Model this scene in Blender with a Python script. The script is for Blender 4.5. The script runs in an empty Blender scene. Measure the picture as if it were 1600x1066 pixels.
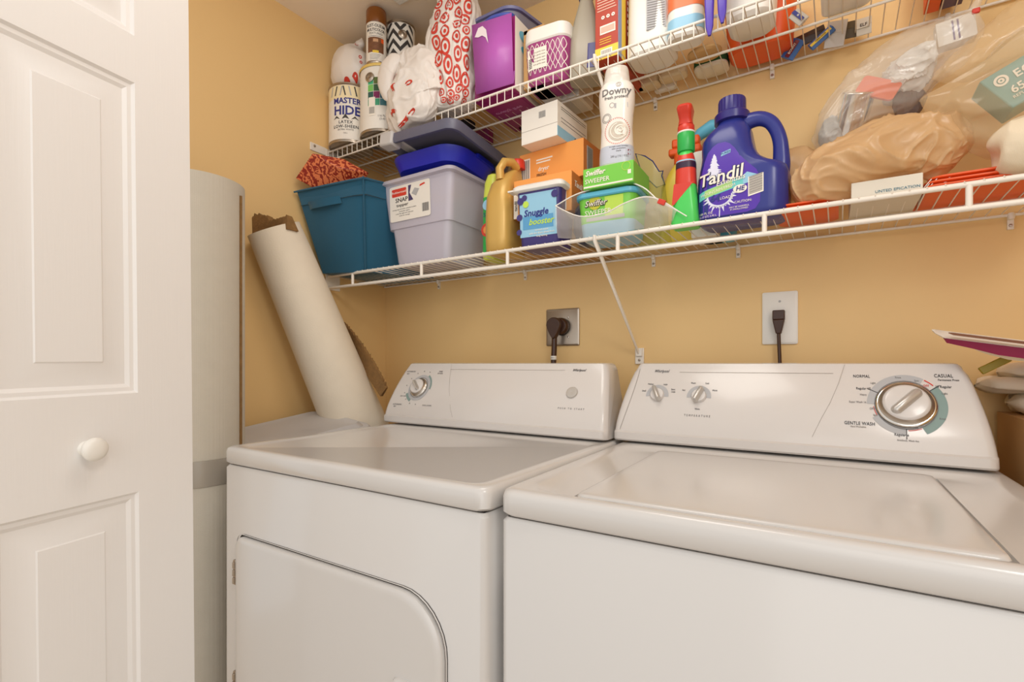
import bpy, math, random
from mathutils import Vector, Matrix, noise
random.seed(7)
SC = bpy.context.scene
COL = SC.collection
PI = math.pi

# ------------------------------------------------------------------ camera, light, exposure
EYE = 1.105; FPX = 790.0; HOR = 567.5; YAW = math.radians(32.85)
cd = bpy.data.cameras.new('camera'); cam = bpy.data.objects.new('camera', cd); COL.objects.link(cam)
cam.location = (0, 0, EYE); cam.rotation_euler = (PI/2, 0, YAW)
cd.sensor_width = 36; cd.lens = 36*FPX/1600; cd.shift_y = (HOR-533)/1600; cd.clip_start = .01
SC.camera = cam
SC.view_settings.view_transform = 'Standard'; SC.view_settings.look = 'None'
SC.view_settings.gamma = 1; SC.view_settings.use_curve_mapping = False
SC.view_settings.exposure = -0.10
wd = bpy.data.worlds.new('world'); SC.world = wd; wd.use_nodes = True
wd.node_tree.nodes['Background'].inputs[0].default_value = (1.0, .985, .965, 1)
wd.node_tree.nodes['Background'].inputs[1].default_value = .92

def area(name, loc, target, size, power, col, sy=None):
    l = bpy.data.lights.new(name, 'AREA'); l.energy = power; l.color = col; l.size = size
    if sy: l.shape = 'RECTANGLE'; l.size_y = sy
    o = bpy.data.objects.new(name, l); COL.objects.link(o); o.location = loc
    o.rotation_euler = (Vector(target)-Vector(loc)).to_track_quat('-Z', 'Y').to_euler(); return o
area('hall_light', (1.0, -2.6, 1.9), (-.55, 1.2, 1.45), 2.6, 25, (1, .99, .97))
area('left_wall_fill', (.72, -.15, 2.2), (-.9, 1.0, 1.3), .40, 6.5, (1, .97, .92))  # unseen fill, placed to brighten the low left wall past the door
area('top_fill', (-.40, .66, 2.275), (-.42, .70, 1.0), .50, 4.6, (1, .96, .90))  # added overhead fill with no visible fixture; lifts the machine tops

# pixel helpers: a pixel of the photo becomes a point on the plane y = Y
def ray(px, py=HOR):
    u = (px-800)/FPX; c, s = math.cos(YAW), math.sin(YAW)
    return Vector((-s+c*u, c+s*u, (HOR-py)/FPX))
def at(px, py, Y):
    r = ray(px, py); p = r*(Y/r.y); p.z += EYE; return p
def wx(px, Y): return at(px, HOR, Y).x

# ------------------------------------------------------------------ materials
def lin(c): return tuple((k/12.92 if k <= .04045 else ((k+.055)/1.055)**2.4) for k in (x/255 for x in c))
MATS = {}
def mat(name, col, rough=.5, metal=0, coat=0, alpha=1, trans=0, bump=None, sheen=0, spec=.5, sss=0, var=None, translucent=0):
    if name in MATS: return MATS[name]
    m = bpy.data.materials.new(name); m.use_nodes = True; nt = m.node_tree; N = nt.nodes; L = nt.links
    b = N['Principled BSDF']; c = (*lin(col), 1)
    b.inputs['Base Color'].default_value = c; b.inputs['Roughness'].default_value = rough
    b.inputs['Metallic'].default_value = metal; b.inputs['Coat Weight'].default_value = coat
    b.inputs['Coat Roughness'].default_value = .08
    b.inputs['Alpha'].default_value = alpha; b.inputs['Transmission Weight'].default_value = trans
    b.inputs['Specular IOR Level'].default_value = spec
    if sheen: b.inputs['Sheen Weight'].default_value = sheen
    if var or bump:
        tc = N.new('ShaderNodeTexCoord')
    if var:                                          # soft mottling of the thing's own colour: (scale, amount)
        n = N.new('ShaderNodeTexNoise'); n.inputs['Scale'].default_value = var[0]; n.inputs['Detail'].default_value = 4
        L.new(tc.outputs['Object'], n.inputs['Vector'])
        mx = N.new('ShaderNodeMix'); mx.data_type = 'RGBA'
        mx.inputs['A'].default_value = tuple(k*(1-var[1]) for k in c[:3])+(1,)
        mx.inputs['B'].default_value = tuple(min(1, k*(1+var[1]*.7)) for k in c[:3])+(1,)
        L.new(n.outputs['Fac'], mx.inputs['Factor']); L.new(mx.outputs['Result'], b.inputs['Base Color'])
    if bump:                                         # (scale, strength, kind)
        if bump[2] == 'weave':
            w1 = N.new('ShaderNodeTexWave'); w1.bands_direction = 'Z'; w2 = N.new('ShaderNodeTexWave'); w2.bands_direction = 'X'
            ad = N.new('ShaderNodeMath'); ad.operation = 'ADD'
            for w in (w1, w2):
                w.inputs['Scale'].default_value = bump[0]; L.new(tc.outputs['Object'], w.inputs['Vector'])
            L.new(w1.outputs['Fac'], ad.inputs[0]); L.new(w2.outputs['Fac'], ad.inputs[1]); src = ad.outputs[0]
        else:
            n2 = N.new('ShaderNodeTexNoise'); n2.inputs['Scale'].default_value = bump[0]; n2.inputs['Detail'].default_value = 5
            if bump[2] == 'wrinkle': n2.noise_type = 'RIDGED_MULTIFRACTAL'; n2.inputs['Detail'].default_value = 2
            if bump[2] == 'grain':
                mp = N.new('ShaderNodeMapping'); mp.inputs['Scale'].default_value = (1, 1, .04)
                L.new(tc.outputs['Object'], mp.inputs['Vector']); L.new(mp.outputs[0], n2.inputs['Vector'])
            else: L.new(tc.outputs['Object'], n2.inputs['Vector'])
            src = n2.outputs['Fac']
        bp = N.new('ShaderNodeBump'); bp.inputs['Strength'].default_value = bump[1]; bp.inputs['Distance'].default_value = .002
        L.new(src, bp.inputs['Height']); L.new(bp.outputs[0], b.inputs['Normal'])
    if translucent:
        t = N.new('ShaderNodeBsdfTranslucent'); t.inputs[0].default_value = c
        ms = N.new('ShaderNodeMixShader'); ms.inputs[0].default_value = translucent
        L.new(b.outputs[0], ms.inputs[1]); L.new(t.outputs[0], ms.inputs[2]); L.new(ms.outputs[0], N['Material Output'].inputs[0])
    MATS[name] = m; return m

WALL = mat('yellow_wall_paint', (238, 201, 140), .55, bump=(90, .12, 'n'), var=(3, .02))
CEIL = mat('ceiling_paint', (250, 236, 218), .8, bump=(120, .1, 'n'))
FLOOR = mat('floor_vinyl', (206, 188, 164), .5, var=(6, .1))
DOORW = mat('door_white_paint', (236, 233, 230), .42, bump=(260, .10, 'grain'))
ENAMEL = mat('white_enamel', (210, 206, 202), .20, coat=.2)
CONS = mat('console_plastic', (214, 208, 203), .22, coat=.2)
DARK = mat('dark_gap', (40, 34, 30), .7)
WIRE = mat('white_vinyl_wire', (240, 232, 220), .35)
STEEL = mat('steel', (178, 166, 152), .32, metal=.9)
CHROME = mat('chrome', (225, 220, 212), .12, metal=1)
GREYPR = mat('grey_print', (120, 116, 114), .6)
LGREY = mat('light_grey_print', (176, 175, 176), .5)
LINEG = mat('panel_line', (150, 140, 130), .6)
TEALPR = mat('teal_grey_print', (128, 150, 145), .5)
BLACKPR = mat('black_print', (38, 36, 38), .5)
REDPR = mat('red_print', (214, 62, 44), .45)
WHITE = mat('white_plastic', (238, 234, 226), .35)
WPAPER = mat('white_card', (238, 232, 222), .55)
BLUEPR = mat('blue_print', (40, 44, 130), .45)
BROWNP = mat('brown_cord_plastic', (66, 38, 22), .35)
RUGB = mat('rug_backing', (228, 220, 204), .9, bump=(420, .5, 'weave'), var=(30, .05))
RUGS = mat('rug_backing_smooth', (232, 220, 200), .85, bump=(200, .25, 'n'), var=(20, .06))
PILE = mat('brown_rug_pile', (138, 102, 58), .95, bump=(160, 1.0, 'n'), var=(60, .4))
TEAL = mat('teal_fabric', (22, 92, 122), .75, bump=(500, .35, 'weave'), sheen=.2)
BLUEL = mat('royal_blue_plastic', (34, 44, 190), .3)
GREYL = mat('slate_grey_plastic', (98, 98, 116), .4)
GREYL2 = mat('pale_grey_plastic', (196, 192, 190), .45)
GOLD = mat('gold_plastic', (206, 166, 88), .33, metal=.15)
REDC = mat('red_plastic', (212, 58, 40), .35)
NAVY = mat('deep_blue_plastic', (42, 50, 132), .27)
NAVYC = mat('indigo_cap_plastic', (44, 38, 118), .3)
ORANGEB = mat('orange_card', (238, 158, 78), .5)
ORANGED = mat('dark_orange_card', (208, 120, 52), .5)
GREEN = mat('bright_green_card', (122, 204, 74), .4)
LIME = mat('lime_print', (190, 222, 84), .4)
GREEN2 = mat('kelly_green_plastic', (44, 176, 78), .35)
SKY = mat('sky_blue_plastic', (96, 184, 214), .35)
SKYT = mat('pale_blue_print', (150, 200, 226), .4)
PURP = mat('purple_plastic', (182, 92, 180), .35)
MAG = mat('dark_magenta_card', (150, 34, 110), .4)
PLUM = mat('plum_plastic', (138, 20, 66), .3)
CARDB = mat('brown_cardboard', (190, 146, 92), .8)
BRRED = mat('brick_red_card', (178, 62, 40), .45)
YEL = mat('yellow_print', (240, 206, 70), .45)
ORNG = mat('orange_plastic', (234, 92, 30), .4)
GREYB = mat('warm_grey_plastic', (168, 160, 142), .35)
BAGW = mat('white_bag_film', (248, 240, 232), .35, bump=(24, .3, 'wrinkle'), translucent=.15)
BAGT = mat('tan_bag_film', (236, 200, 150), .28, bump=(22, .8, 'wrinkle'), translucent=.4)
CLOTH = mat('ivory_cloth', (240, 224, 196), .85, bump=(300, .3, 'weave'))
BEIGE = mat('beige_plastic', (226, 206, 172), .45)
OLIVE = mat('olive_plastic', (170, 150, 30), .4)
SILVER = mat('silver_label', (200, 196, 190), .3, metal=.5)

def film(name, col, alpha, rough=.12, scale=14, strength=.9):
    """thin clear plastic: mostly see-through, with wrinkle highlights"""
    if name in MATS: return MATS[name]
    m = bpy.data.materials.new(name); m.use_nodes = True; nt = m.node_tree; N = nt.nodes; L = nt.links
    b = N['Principled BSDF']; b.inputs['Base Color'].default_value = (*lin(col), 1); b.inputs['Roughness'].default_value = rough
    b.inputs['Specular IOR Level'].default_value = .9
    tc = N.new('ShaderNodeTexCoord'); n = N.new('ShaderNodeTexNoise'); n.noise_type = 'RIDGED_MULTIFRACTAL'
    n.inputs['Scale'].default_value = scale; n.inputs['Detail'].default_value = 3; n.inputs['Distortion'].default_value = .6
    L.new(tc.outputs['Object'], n.inputs['Vector'])
    bp = N.new('ShaderNodeBump'); bp.inputs['Strength'].default_value = strength; bp.inputs['Distance'].default_value = .004
    L.new(n.outputs['Fac'], bp.inputs['Height']); L.new(bp.outputs[0], b.inputs['Normal'])
    mr = N.new('ShaderNodeMapRange'); mr.inputs['From Min'].default_value = .35; mr.inputs['From Max'].default_value = 1.5
    mr.inputs['To Min'].default_value = alpha*.75; mr.inputs['To Max'].default_value = min(1, alpha*1.6)
    L.new(n.outputs['Fac'], mr.inputs['Value']); L.new(mr.outputs[0], b.inputs['Alpha'])
    MATS[name] = m; return m
CLEARF = film('clear_bag_film', (240, 232, 220), .40, scale=20)
CLEARZ = film('zip_bag_film', (240, 232, 222), .42, scale=11, strength=.5)
CLEART = film('tan_clear_film', (236, 208, 166), .40, scale=10)
TOTEM = mat('frosted_tote_plastic', (222, 216, 228), .3, alpha=.58)
LIDCL = mat('clear_lid_plastic', (170, 170, 186), .25, alpha=.7)

def bullseye(name, base, scale=30, r0=.30):
    """bag film printed with red ringed dots (UV space)"""
    m = mat(name, base, .4, bump=(26, .5, 'wrinkle')); nt = m.node_tree; N = nt.nodes; L = nt.links
    b = N['Principled BSDF']
    uv = N.new('ShaderNodeUVMap'); uv.uv_map = 'UVMap'
    nz = N.new('ShaderNodeTexNoise'); nz.inputs['Scale'].default_value = 9
    L.new(uv.outputs[0], nz.inputs['Vector'])
    mxv = N.new('ShaderNodeMix'); mxv.data_type = 'VECTOR'; mxv.inputs['Factor'].default_value = .06
    L.new(uv.outputs[0], mxv.inputs['A']); L.new(nz.outputs['Color'], mxv.inputs['B'])
    v = N.new('ShaderNodeTexVoronoi'); v.inputs['Scale'].default_value = scale; v.inputs['Randomness'].default_value = .55
    L.new(mxv.outputs['Result'], v.inputs['Vector'])
    cr = N.new('ShaderNodeValToRGB'); cr.color_ramp.interpolation = 'CONSTANT'
    e = cr.color_ramp.elements; e[0].position = 0; e[0].color = (1, 1, 1, 1); e[1].position = r0*.42; e[1].color = (0, 0, 0, 1)
    a = e.new(r0*.85); a.color = (1, 1, 1, 1); a = e.new(r0*1.28); a.color = (0, 0, 0, 1)
    L.new(v.outputs['Distance'], cr.inputs[0])
    sep = N.new('ShaderNodeSeparateXYZ'); L.new(uv.outputs[0], sep.inputs[0])
    def win(out, lo, hi):
        a1 = N.new('ShaderNodeMath'); a1.operation = 'GREATER_THAN'; a1.inputs[1].default_value = lo; L.new(out, a1.inputs[0])
        a2 = N.new('ShaderNodeMath'); a2.operation = 'LESS_THAN'; a2.inputs[1].default_value = hi; L.new(out, a2.inputs[0])
        a3 = N.new('ShaderNodeMath'); a3.operation = 'MULTIPLY'; L.new(a1.outputs[0], a3.inputs[0]); L.new(a2.outputs[0], a3.inputs[1]); return a3
    w1 = win(sep.outputs[0], .60, .90); w2 = win(sep.outputs[1], .0, .66)
    mm = N.new('ShaderNodeMath'); mm.operation = 'MULTIPLY'; L.new(w1.outputs[0], mm.inputs[0]); L.new(w2.outputs[0], mm.inputs[1])
    m2 = N.new('ShaderNodeMath'); m2.operation = 'MULTIPLY'; L.new(mm.outputs[0], m2.inputs[0]); L.new(cr.outputs[0], m2.inputs[1])
    mx = N.new('ShaderNodeMix'); mx.data_type = 'RGBA'; mx.inputs['A'].default_value = (*lin(base), 1)
    mx.inputs['B'].default_value = (*lin((214, 62, 44)), 1)
    L.new(m2.outputs[0], mx.inputs['Factor']); L.new(mx.outputs['Result'], b.inputs['Base Color'])
    return m
BAGR = bullseye('ringed_bag_film', (246, 234, 224), 15, .30)

# ------------------------------------------------------------------ mesh building
def T(x=0, y=0, z=0): return Matrix.Translation((x, y, z))
def R(a, ax='Z'): return Matrix.Rotation(a, 4, ax)
def rr(w, d, r, n=5, cx=0, cy=0):
    """rounded rectangle, counter-clockwise, starting at the +x side"""
    r = min(r, w/2*.999, d/2*.999); p = []
    for (sx, sy, a0) in ((1, -1, -PI/2), (1, 1, 0), (-1, 1, PI/2), (-1, -1, PI)):
        for k in range(n+1):
            a = a0+k*PI/2/n; p.append((cx+sx*(w/2-r)+r*math.cos(a), cy+sy*(d/2-r)+r*math.sin(a)))
    return p
class MB:
    def __init__(s): s.v = []; s.f = []; s.fm = []; s.mats = []; s.uv = {}; s.M = Matrix()
    def mi(s, m):
        if m not in s.mats: s.mats.append(m)
        return s.mats.index(m)
    def add(s, vs, fs, m, uvs=None):
        o = len(s.v); k = s.mi(m)
        s.v += [s.M @ Vector(p) for p in vs]
        for i, f in enumerate(fs):
            if uvs: s.uv[len(s.f)] = uvs[i]
            s.f.append(tuple(o+j for j in f)); s.fm.append(k)
        return s
    def hexa(s, b, t, m):
        """b, t: four bottom and four top corners, counter-clockwise from above"""
        return s.add(list(b)+list(t), [(3, 2, 1, 0), (4, 5, 6, 7), (0, 1, 5, 4), (1, 2, 6, 5), (2, 3, 7, 6), (3, 0, 4, 7)], m)
    def box(s, x0, x1, y0, y1, z0, z1, m):
        q = [(x0, y0), (x1, y0), (x1, y1), (x0, y1)]
        return s.hexa([(*p, z0) for p in q], [(*p, z1) for p in q], m)
    def loft(s, secs, m, c0=True, c1=True, closed=False):
        n = len(secs[0]); vs = [p for q in secs for p in q]; fs = []
        K = len(secs)
        for i in range(K if closed else K-1):
            a, b = i*n, ((i+1) % K)*n
            for j in range(n): fs.append((a+j, a+(j+1) % n, b+(j+1) % n, b+j))
        if not closed:
            if c0: fs.append(tuple(reversed(range(n))))
            if c1: fs.append(tuple((K-1)*n+j for j in range(n)))
        return s.add(vs, fs, m)
    def rloft(s, secs, m, n=5, c0=True, c1=True):
        """secs: (z, w, d, r[, cx, cy])"""
        return s.loft([[(x, y, q[0]) for x, y in rr(q[1], q[2], q[3], n, *(q[4:6] if len(q) > 4 else (0, 0)))] for q in secs], m, c0, c1)
    def lathe(s, prof, m, n=32, c0=True, c1=True, a0=0, a1=2*PI):
        return s.loft([[(r*math.cos(2*PI*k/n), r*math.sin(2*PI*k/n), z) for k in range(n)] for r, z in prof], m, c0, c1)
    def tube(s, pts, r, m, n=8, closed=False, flat=1.0):
        pts = [Vector(p) for p in pts]; K = len(pts); secs = []; up = None
        for i, p in enumerate(pts):
            if closed: d = pts[(i+1) % K]-pts[i-1]
            else: d = pts[min(i+1, K-1)]-pts[max(i-1, 0)]
            d.normalize()
            if up is None:
                up = Vector((0, 0, 1)) if abs(d.z) < .9 else Vector((1, 0, 0))
            a = d.cross(up).normalized(); b = a.cross(d).normalized(); up = b
            rad = r[i] if isinstance(r, (list, tuple)) else r
            secs.append([p+a*rad*math.cos(2*PI*k/n)+b*rad*flat*math.sin(2*PI*k/n) for k in range(n)])
        return s.loft(secs, m, True, True, closed)
    def grid(s, fn, nu, nv, m, wrap=False, uv=False):
        """surface fn(u, v) sampled on a grid"""
        vs = [fn(i/(nu if wrap else nu), j/nv) for j in range(nv+1) for i in range(nu+(0 if wrap else 1))]
        W = nu if wrap else nu+1; fs = []; uvs = []
        for j in range(nv):
            for i in range(nu):
                i2 = (i+1) % W if wrap else i+1
                fs.append((j*W+i, j*W+i2, (j+1)*W+i2, (j+1)*W+i))
                uvs.append(((i/nu, j/nv), ((i+1)/nu, j/nv), ((i+1)/nu, (j+1)/nv), (i/nu, (j+1)/nv)))
        return s.add(vs, fs, m, uvs if uv else None)
    def disc(s, c, r, m, n=28, r0=0, a0=0, a1=2*PI, M=None, th=0):
        """flat disc or ring sector in the x-z plane facing -y; th lifts it"""
        N_ = n; full = abs(a1-a0-2*PI) < 1e-6
        P = []
        for k in range(N_+1):
            a = a0+(a1-a0)*k/N_
            P.append((c[0]+r*math.cos(a), c[1], c[2]+r*math.sin(a))); P.append((c[0]+r0*math.cos(a), c[1], c[2]+r0*math.sin(a)))
        fs = [(2*k, 2*k+2, 2*k+3, 2*k+1) for k in range(N_)]
        return s.add(P, [tuple(reversed(f)) for f in fs] if False else fs, m)
    def text(s, txt, h, m, c=(0, 0, 0), wrap=None, align='CENTER', rot=0, shear=0, sx=1, ext=.0002, bold=0, fn=None, spacing=1):
        """lettering in the x-z plane facing -y, cap height h, centred on c; wrap=R bends it round a cylinder of radius R whose axis is x=y=0"""
        cu = bpy.data.curves.new('t', 'FONT'); cu.body = txt; cu.size = h/.70; cu.align_x = align; cu.align_y = 'CENTER'
        cu.resolution_u = 2; cu.extrude = ext; cu.shear = shear; cu.offset = bold*h; cu.space_character = spacing
        o = bpy.data.objects.new('t', cu); COL.objects.link(o)
        dg = bpy.context.evaluated_depsgraph_get(); dg.update()
        me = bpy.data.meshes.new_from_object(o.evaluated_get(dg))
        vs = []; cr, sr = math.cos(rot), math.sin(rot)
        for v in me.vertices:
            x, z, y = v.co.x*sx, v.co.y, -v.co.z
            x, z = x*cr-z*sr, x*sr+z*cr
            x += c[0]; z += c[2]
            if wrap:
                a = x/wrap; rad = -c[1]+(-y)
                vs.append((rad*math.sin(a), -rad*math.cos(a), z))
            elif fn: vs.append(fn(x, z, y))
            else: vs.append((x, c[1]+y, z))
        s.add(vs, [tuple(p.vertices) for p in me.polygons], m)
        bpy.data.objects.remove(o); bpy.data.curves.remove(cu); bpy.data.meshes.remove(me)
        return s
    def build(s, name, parent=None, bevel=0, ang=35, seg=2, sub=0, solid=0, **kw):
        me = bpy.data.meshes.new(name); me.from_pydata([tuple(v) for v in s.v], [], s.f)
        for m in s.mats: me.materials.append(m)
        me.polygons.foreach_set('material_index', s.fm); me.polygons.foreach_set('use_smooth', [True]*len(s.f))
        if s.uv:
            ul = me.uv_layers.new(name='UVMap')
            for pi, q in s.uv.items():
                for li, c in zip(me.polygons[pi].loop_indices, q): ul.data[li].uv = c
        me.update(); me.set_sharp_from_angle(angle=math.radians(ang))
        o = bpy.data.objects.new(name, me); COL.objects.link(o)
        if parent: o.parent = parent
        if solid:
            q = o.modifiers.new('s', 'SOLIDIFY'); q.thickness = solid; q.offset = -1
        if bevel:
            b = o.modifiers.new('b', 'BEVEL'); b.width = bevel; b.segments = seg; b.limit_method = 'ANGLE'; b.angle_limit = math.radians(40)
        if sub:
            q = o.modifiers.new('u', 'SUBSURF'); q.levels = sub; q.render_levels = sub
        if kw: tag(o, **kw)
        return o
def tag(o, label=None, cat=None, group=None, kind=None):
    if label: o['label'] = label
    if cat: o['category'] = cat
    if group: o['group'] = group
    if kind: o['kind'] = kind
    return o
def thing(name, loc, rz=0, label=None, cat=None, group=None, rot=None):
    o = bpy.data.objects.new(name, None); COL.objects.link(o); o.empty_display_size = .05
    o.location = loc; o.rotation_euler = rot if rot else (0, 0, rz)
    return tag(o, label, cat, group)
def copy_tree(o, parent=None):
    c = o.copy(); COL.objects.link(c); c.parent = parent
    for ch in [k for k in bpy.data.objects if k.parent == o]: copy_tree(ch, c)
    return c

def spine(mb, pts, m, nu=56, nv=60, amp=.01, freq=9, seed=0, up=(0, 0, 1), stretch=1, twist=0, uv=False, fold=0, nf=7, u0=0):
    """a soft closed bag round a spine of (x, y, z, a, b): a = half width across, b = half height along up"""
    P = [Vector(p[:3]) for p in pts]; LG = sum((P_b-P_a).length for P_a, P_b in zip(P, P[1:])); A = [p[3] for p in pts]; B = [p[4] for p in pts]; K = len(P)-1; U = Vector(up)
    def cr(a, b, c, d, t): return .5*((2*b)+(c-a)*t+(2*a-5*b+4*c-d)*t*t+(3*b-a-3*c+d)*t**3)
    def samp(L, t):
        x = min(max(t, 0), 1)*K; i = min(int(x), K-1); f = x-i
        g = lambda k: L[min(max(k, 0), K)]
        return cr(g(i-1), g(i), g(i+1), g(i+2), f)
    def fn(u, v):
        c = samp(P, v); d = (samp(P, v+.02)-samp(P, v-.02)).normalized()
        a = d.cross(U).normalized(); b = a.cross(d).normalized()
        th = 2*PI*(u+u0)+twist*v
        ra, rb = max(samp(A, v), .0005), max(samp(B, v), .0005)
        k = 1+fold*math.sin(nf*th+3*noise.noise(Vector((v*3, seed, 0))))*(.3+.7*v)
        off = a*ra*math.cos(th)*k+b*rb*math.sin(th)*k
        p = c+off; zl = v*LG*freq*stretch; q = Vector((ra*math.cos(th)*freq+zl*.5+seed*7.1, rb*math.sin(th)*freq+seed*3.3, zl))
        wv_ = noise.noise_vector(p*freq*.45+Vector((seed, 0, 0)))*.9; q = q+wv_
        rg = lambda w: max(0, 1-abs(noise.noise(w))*3.2)**2
        n = noise.noise(p*freq*.35+Vector((0, seed, 0)))*.9+rg(q)*.55+rg(q*2.1+wv_)*.32+rg(q*4.3)*.05-.3
        return p+off.normalized()*amp*n*min(1, 6*min(ra, rb)/.05*.2+.1)
    mb.grid(fn, nu, nv, m, wrap=True, uv=uv); return fn
def patch(mb, fn, uc, vc, ru, rv, m, r0=0, n=20, off=.0012, a0=0, a1=2*PI, rot=0):
    """ring or dot printed on a bag surface"""
    vs = []; fs = []
    for k in range(n+1):
        a = a0+(a1-a0)*k/n
        for q in (1, r0):
            x, y = q*math.cos(a), q*math.sin(a); x, y = x*math.cos(rot)-y*math.sin(rot), x*math.sin(rot)+y*math.cos(rot)
            u, v = uc+ru*x, vc+rv*y
            p = fn(u, v); e = .004
            nrm = (fn(u+e, v)-fn(u-e, v)).cross(fn(u, v+e)-fn(u, v-e)).normalized()
            c0 = (fn(u, v)+fn(u+.5, v))*.5
            if nrm.dot(p-c0) < 0: nrm = -nrm
            vs.append(p+nrm*off)
    for k in range(n): fs.append((2*k, 2*k+2, 2*k+3, 2*k+1))
    mb.add(vs, fs, m)

# ------------------------------------------------------------------ the room
XL, YW, ZC, XR, YN = -1.55, 1.45, 2.293, .78, -.0
def struct(name, mb, **k): o = mb.build(name, **k); o['kind'] = 'structure'; return o
struct('wall_left', MB().box(XL-.1, XL, .30, YW, 0, ZC, WALL))
struct('wall_back', MB().box(XL-.1, XR+.1, YW, YW+.1, 0, ZC, WALL))
struct('wall_right', MB().box(XR, XR+.1, .30, YW, 0, ZC, WALL))
struct('ceiling', MB().box(XL-.1, XR+.1, .30, YW+.1, ZC, ZC+.1, CEIL))
struct('floor', MB().box(-2.2, 1.6, -1.8, YW+.1, -.1, 0, FLOOR))
b = MB(); b.box(XL, XR, YW-.012, YW, 0, .08, WHITE); struct('baseboard_back', b)
b = MB(); b.box(XL, XL+.012, .30, YW-.012, 0, .08, WHITE); struct('baseboard_left', b)

# bifold door leaf, folded open, seen on its inner edge side
def panel_door():
    R0 = Vector((-1.034*.97/.97, .487, 0)); d = Vector((-math.sin(math.radians(12)), math.cos(math.radians(12)), 0))
    W = .392; H = 2.03
    e = thing('door_1', (R0.x, R0.y, 0))
    e.rotation_euler = (0, math.radians(0), math.radians(90+12))
    e['kind'] = 'structure'
    # local x runs from far edge (0) towards the viewer (W) after rotation; face is local +z? -> use x = -s along, y = face
    return e, W, H
door, DW, DH = panel_door()
# local frame: x along the leaf away from the viewer, face towards local -y (world +x side)
def door_leaf():
    mb = MB(); W, H, TH = DW, DH, .034
    px0, px1 = -W+.098, -.098                       # panels' span, measured from far edge at x=0
    zs = [(.16, .885), (1.055, 1.585), (1.665, 1.93)]
    xs = sorted({-W, 0, px0, px1}); zl = sorted({0.0, H}|{z for q in zs for z in q})
    for i in range(3):
        for j in range(len(zl)-1):
            a, b_ = xs[i], xs[i+1]; c, d_ = zl[j], zl[j+1]
            if i == 1 and any(abs(c-z[0]) < 1e-6 for z in zs): continue
            mb.add([(a, 0, c), (b_, 0, c), (b_, 0, d_), (a, 0, d_)], [(0, 1, 2, 3)], DOORW)
    for (c, d_) in zs:                               # sunk moulding and raised field
        lv = [(0, 0), (.004, .0045), (.010, .0050), (.016, .0085), (.022, .0085), (.052, .0015), (.054, .0)]
        rings = [[(px0+i, y, c+i), (px1-i, y, c+i), (px1-i, y, d_-i), (px0+i, y, d_-i)] for i, y in lv]
        mb.loft(rings, DOORW, False, True)
    mb.add([(-W, 0, 0), (0, 0, 0), (0, TH, 0), (-W, TH, 0), (-W, 0, H), (0, 0, H), (0, TH, H), (-W, TH, H)],
           [(0, 3, 2, 1), (4, 5, 6, 7), (1, 2, 6, 5), (2, 3, 7, 6), (3, 0, 4, 7)], DOORW)
    mb.build('door_panel', door, ang=20)
    k = MB(); k.M = T(-.176, 0, .972) @ R(PI/2, 'X')
    k.lathe([(.0125, 0), (.0095, .004), (.0085, .010), (.012, .013), (.0170, .016), (.0185, .020), (.0175, .024), (.013, .0275), (.006, .029), (.0, .0292)], WHITE, 32, False, False)
    k.build('door_knob', door, ang=60)
door.rotation_euler = (0, 0, math.radians(102))
door_leaf()
# hinge line of the leaf leans a little, as in the photo
door.rotation_euler = (Matrix.Rotation(math.radians(102), 4, 'Z') @ Matrix.Rotation(math.radians(-.55), 4, 'Y')).to_euler()

# ceiling register
v = thing('ceiling_vent', (-.92, 1.16, ZC), 0, 'white slatted air vent set in the ceiling above the shelves', 'vent')
p0 = at(645, 8, 1); s_ = (ZC-EYE)/(p0.z-EYE); vc = p0*s_; v.location = (vc.x-.01, vc.y-.03, ZC)
mb = MB()
for (a0, a1, b0, b1) in ((-.02, .34, -.02, .0), (-.02, .34, -.16, -.14), (-.02, 0, -.14, -.02), (.32, .34, -.14, -.02)): mb.box(a0, a1, b0, b1, -.008, 0, WHITE)
mb.build('frame', v, bevel=.002)
mb = MB()
for k in range(14):
    mb.M = T(.012+k*.0235, -.08, -.004) @ R(.6, 'Y'); mb.box(-.006, .006, -.06, .06, -.0006, .0006, WHITE)
mb.build('louvres', v)

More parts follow.
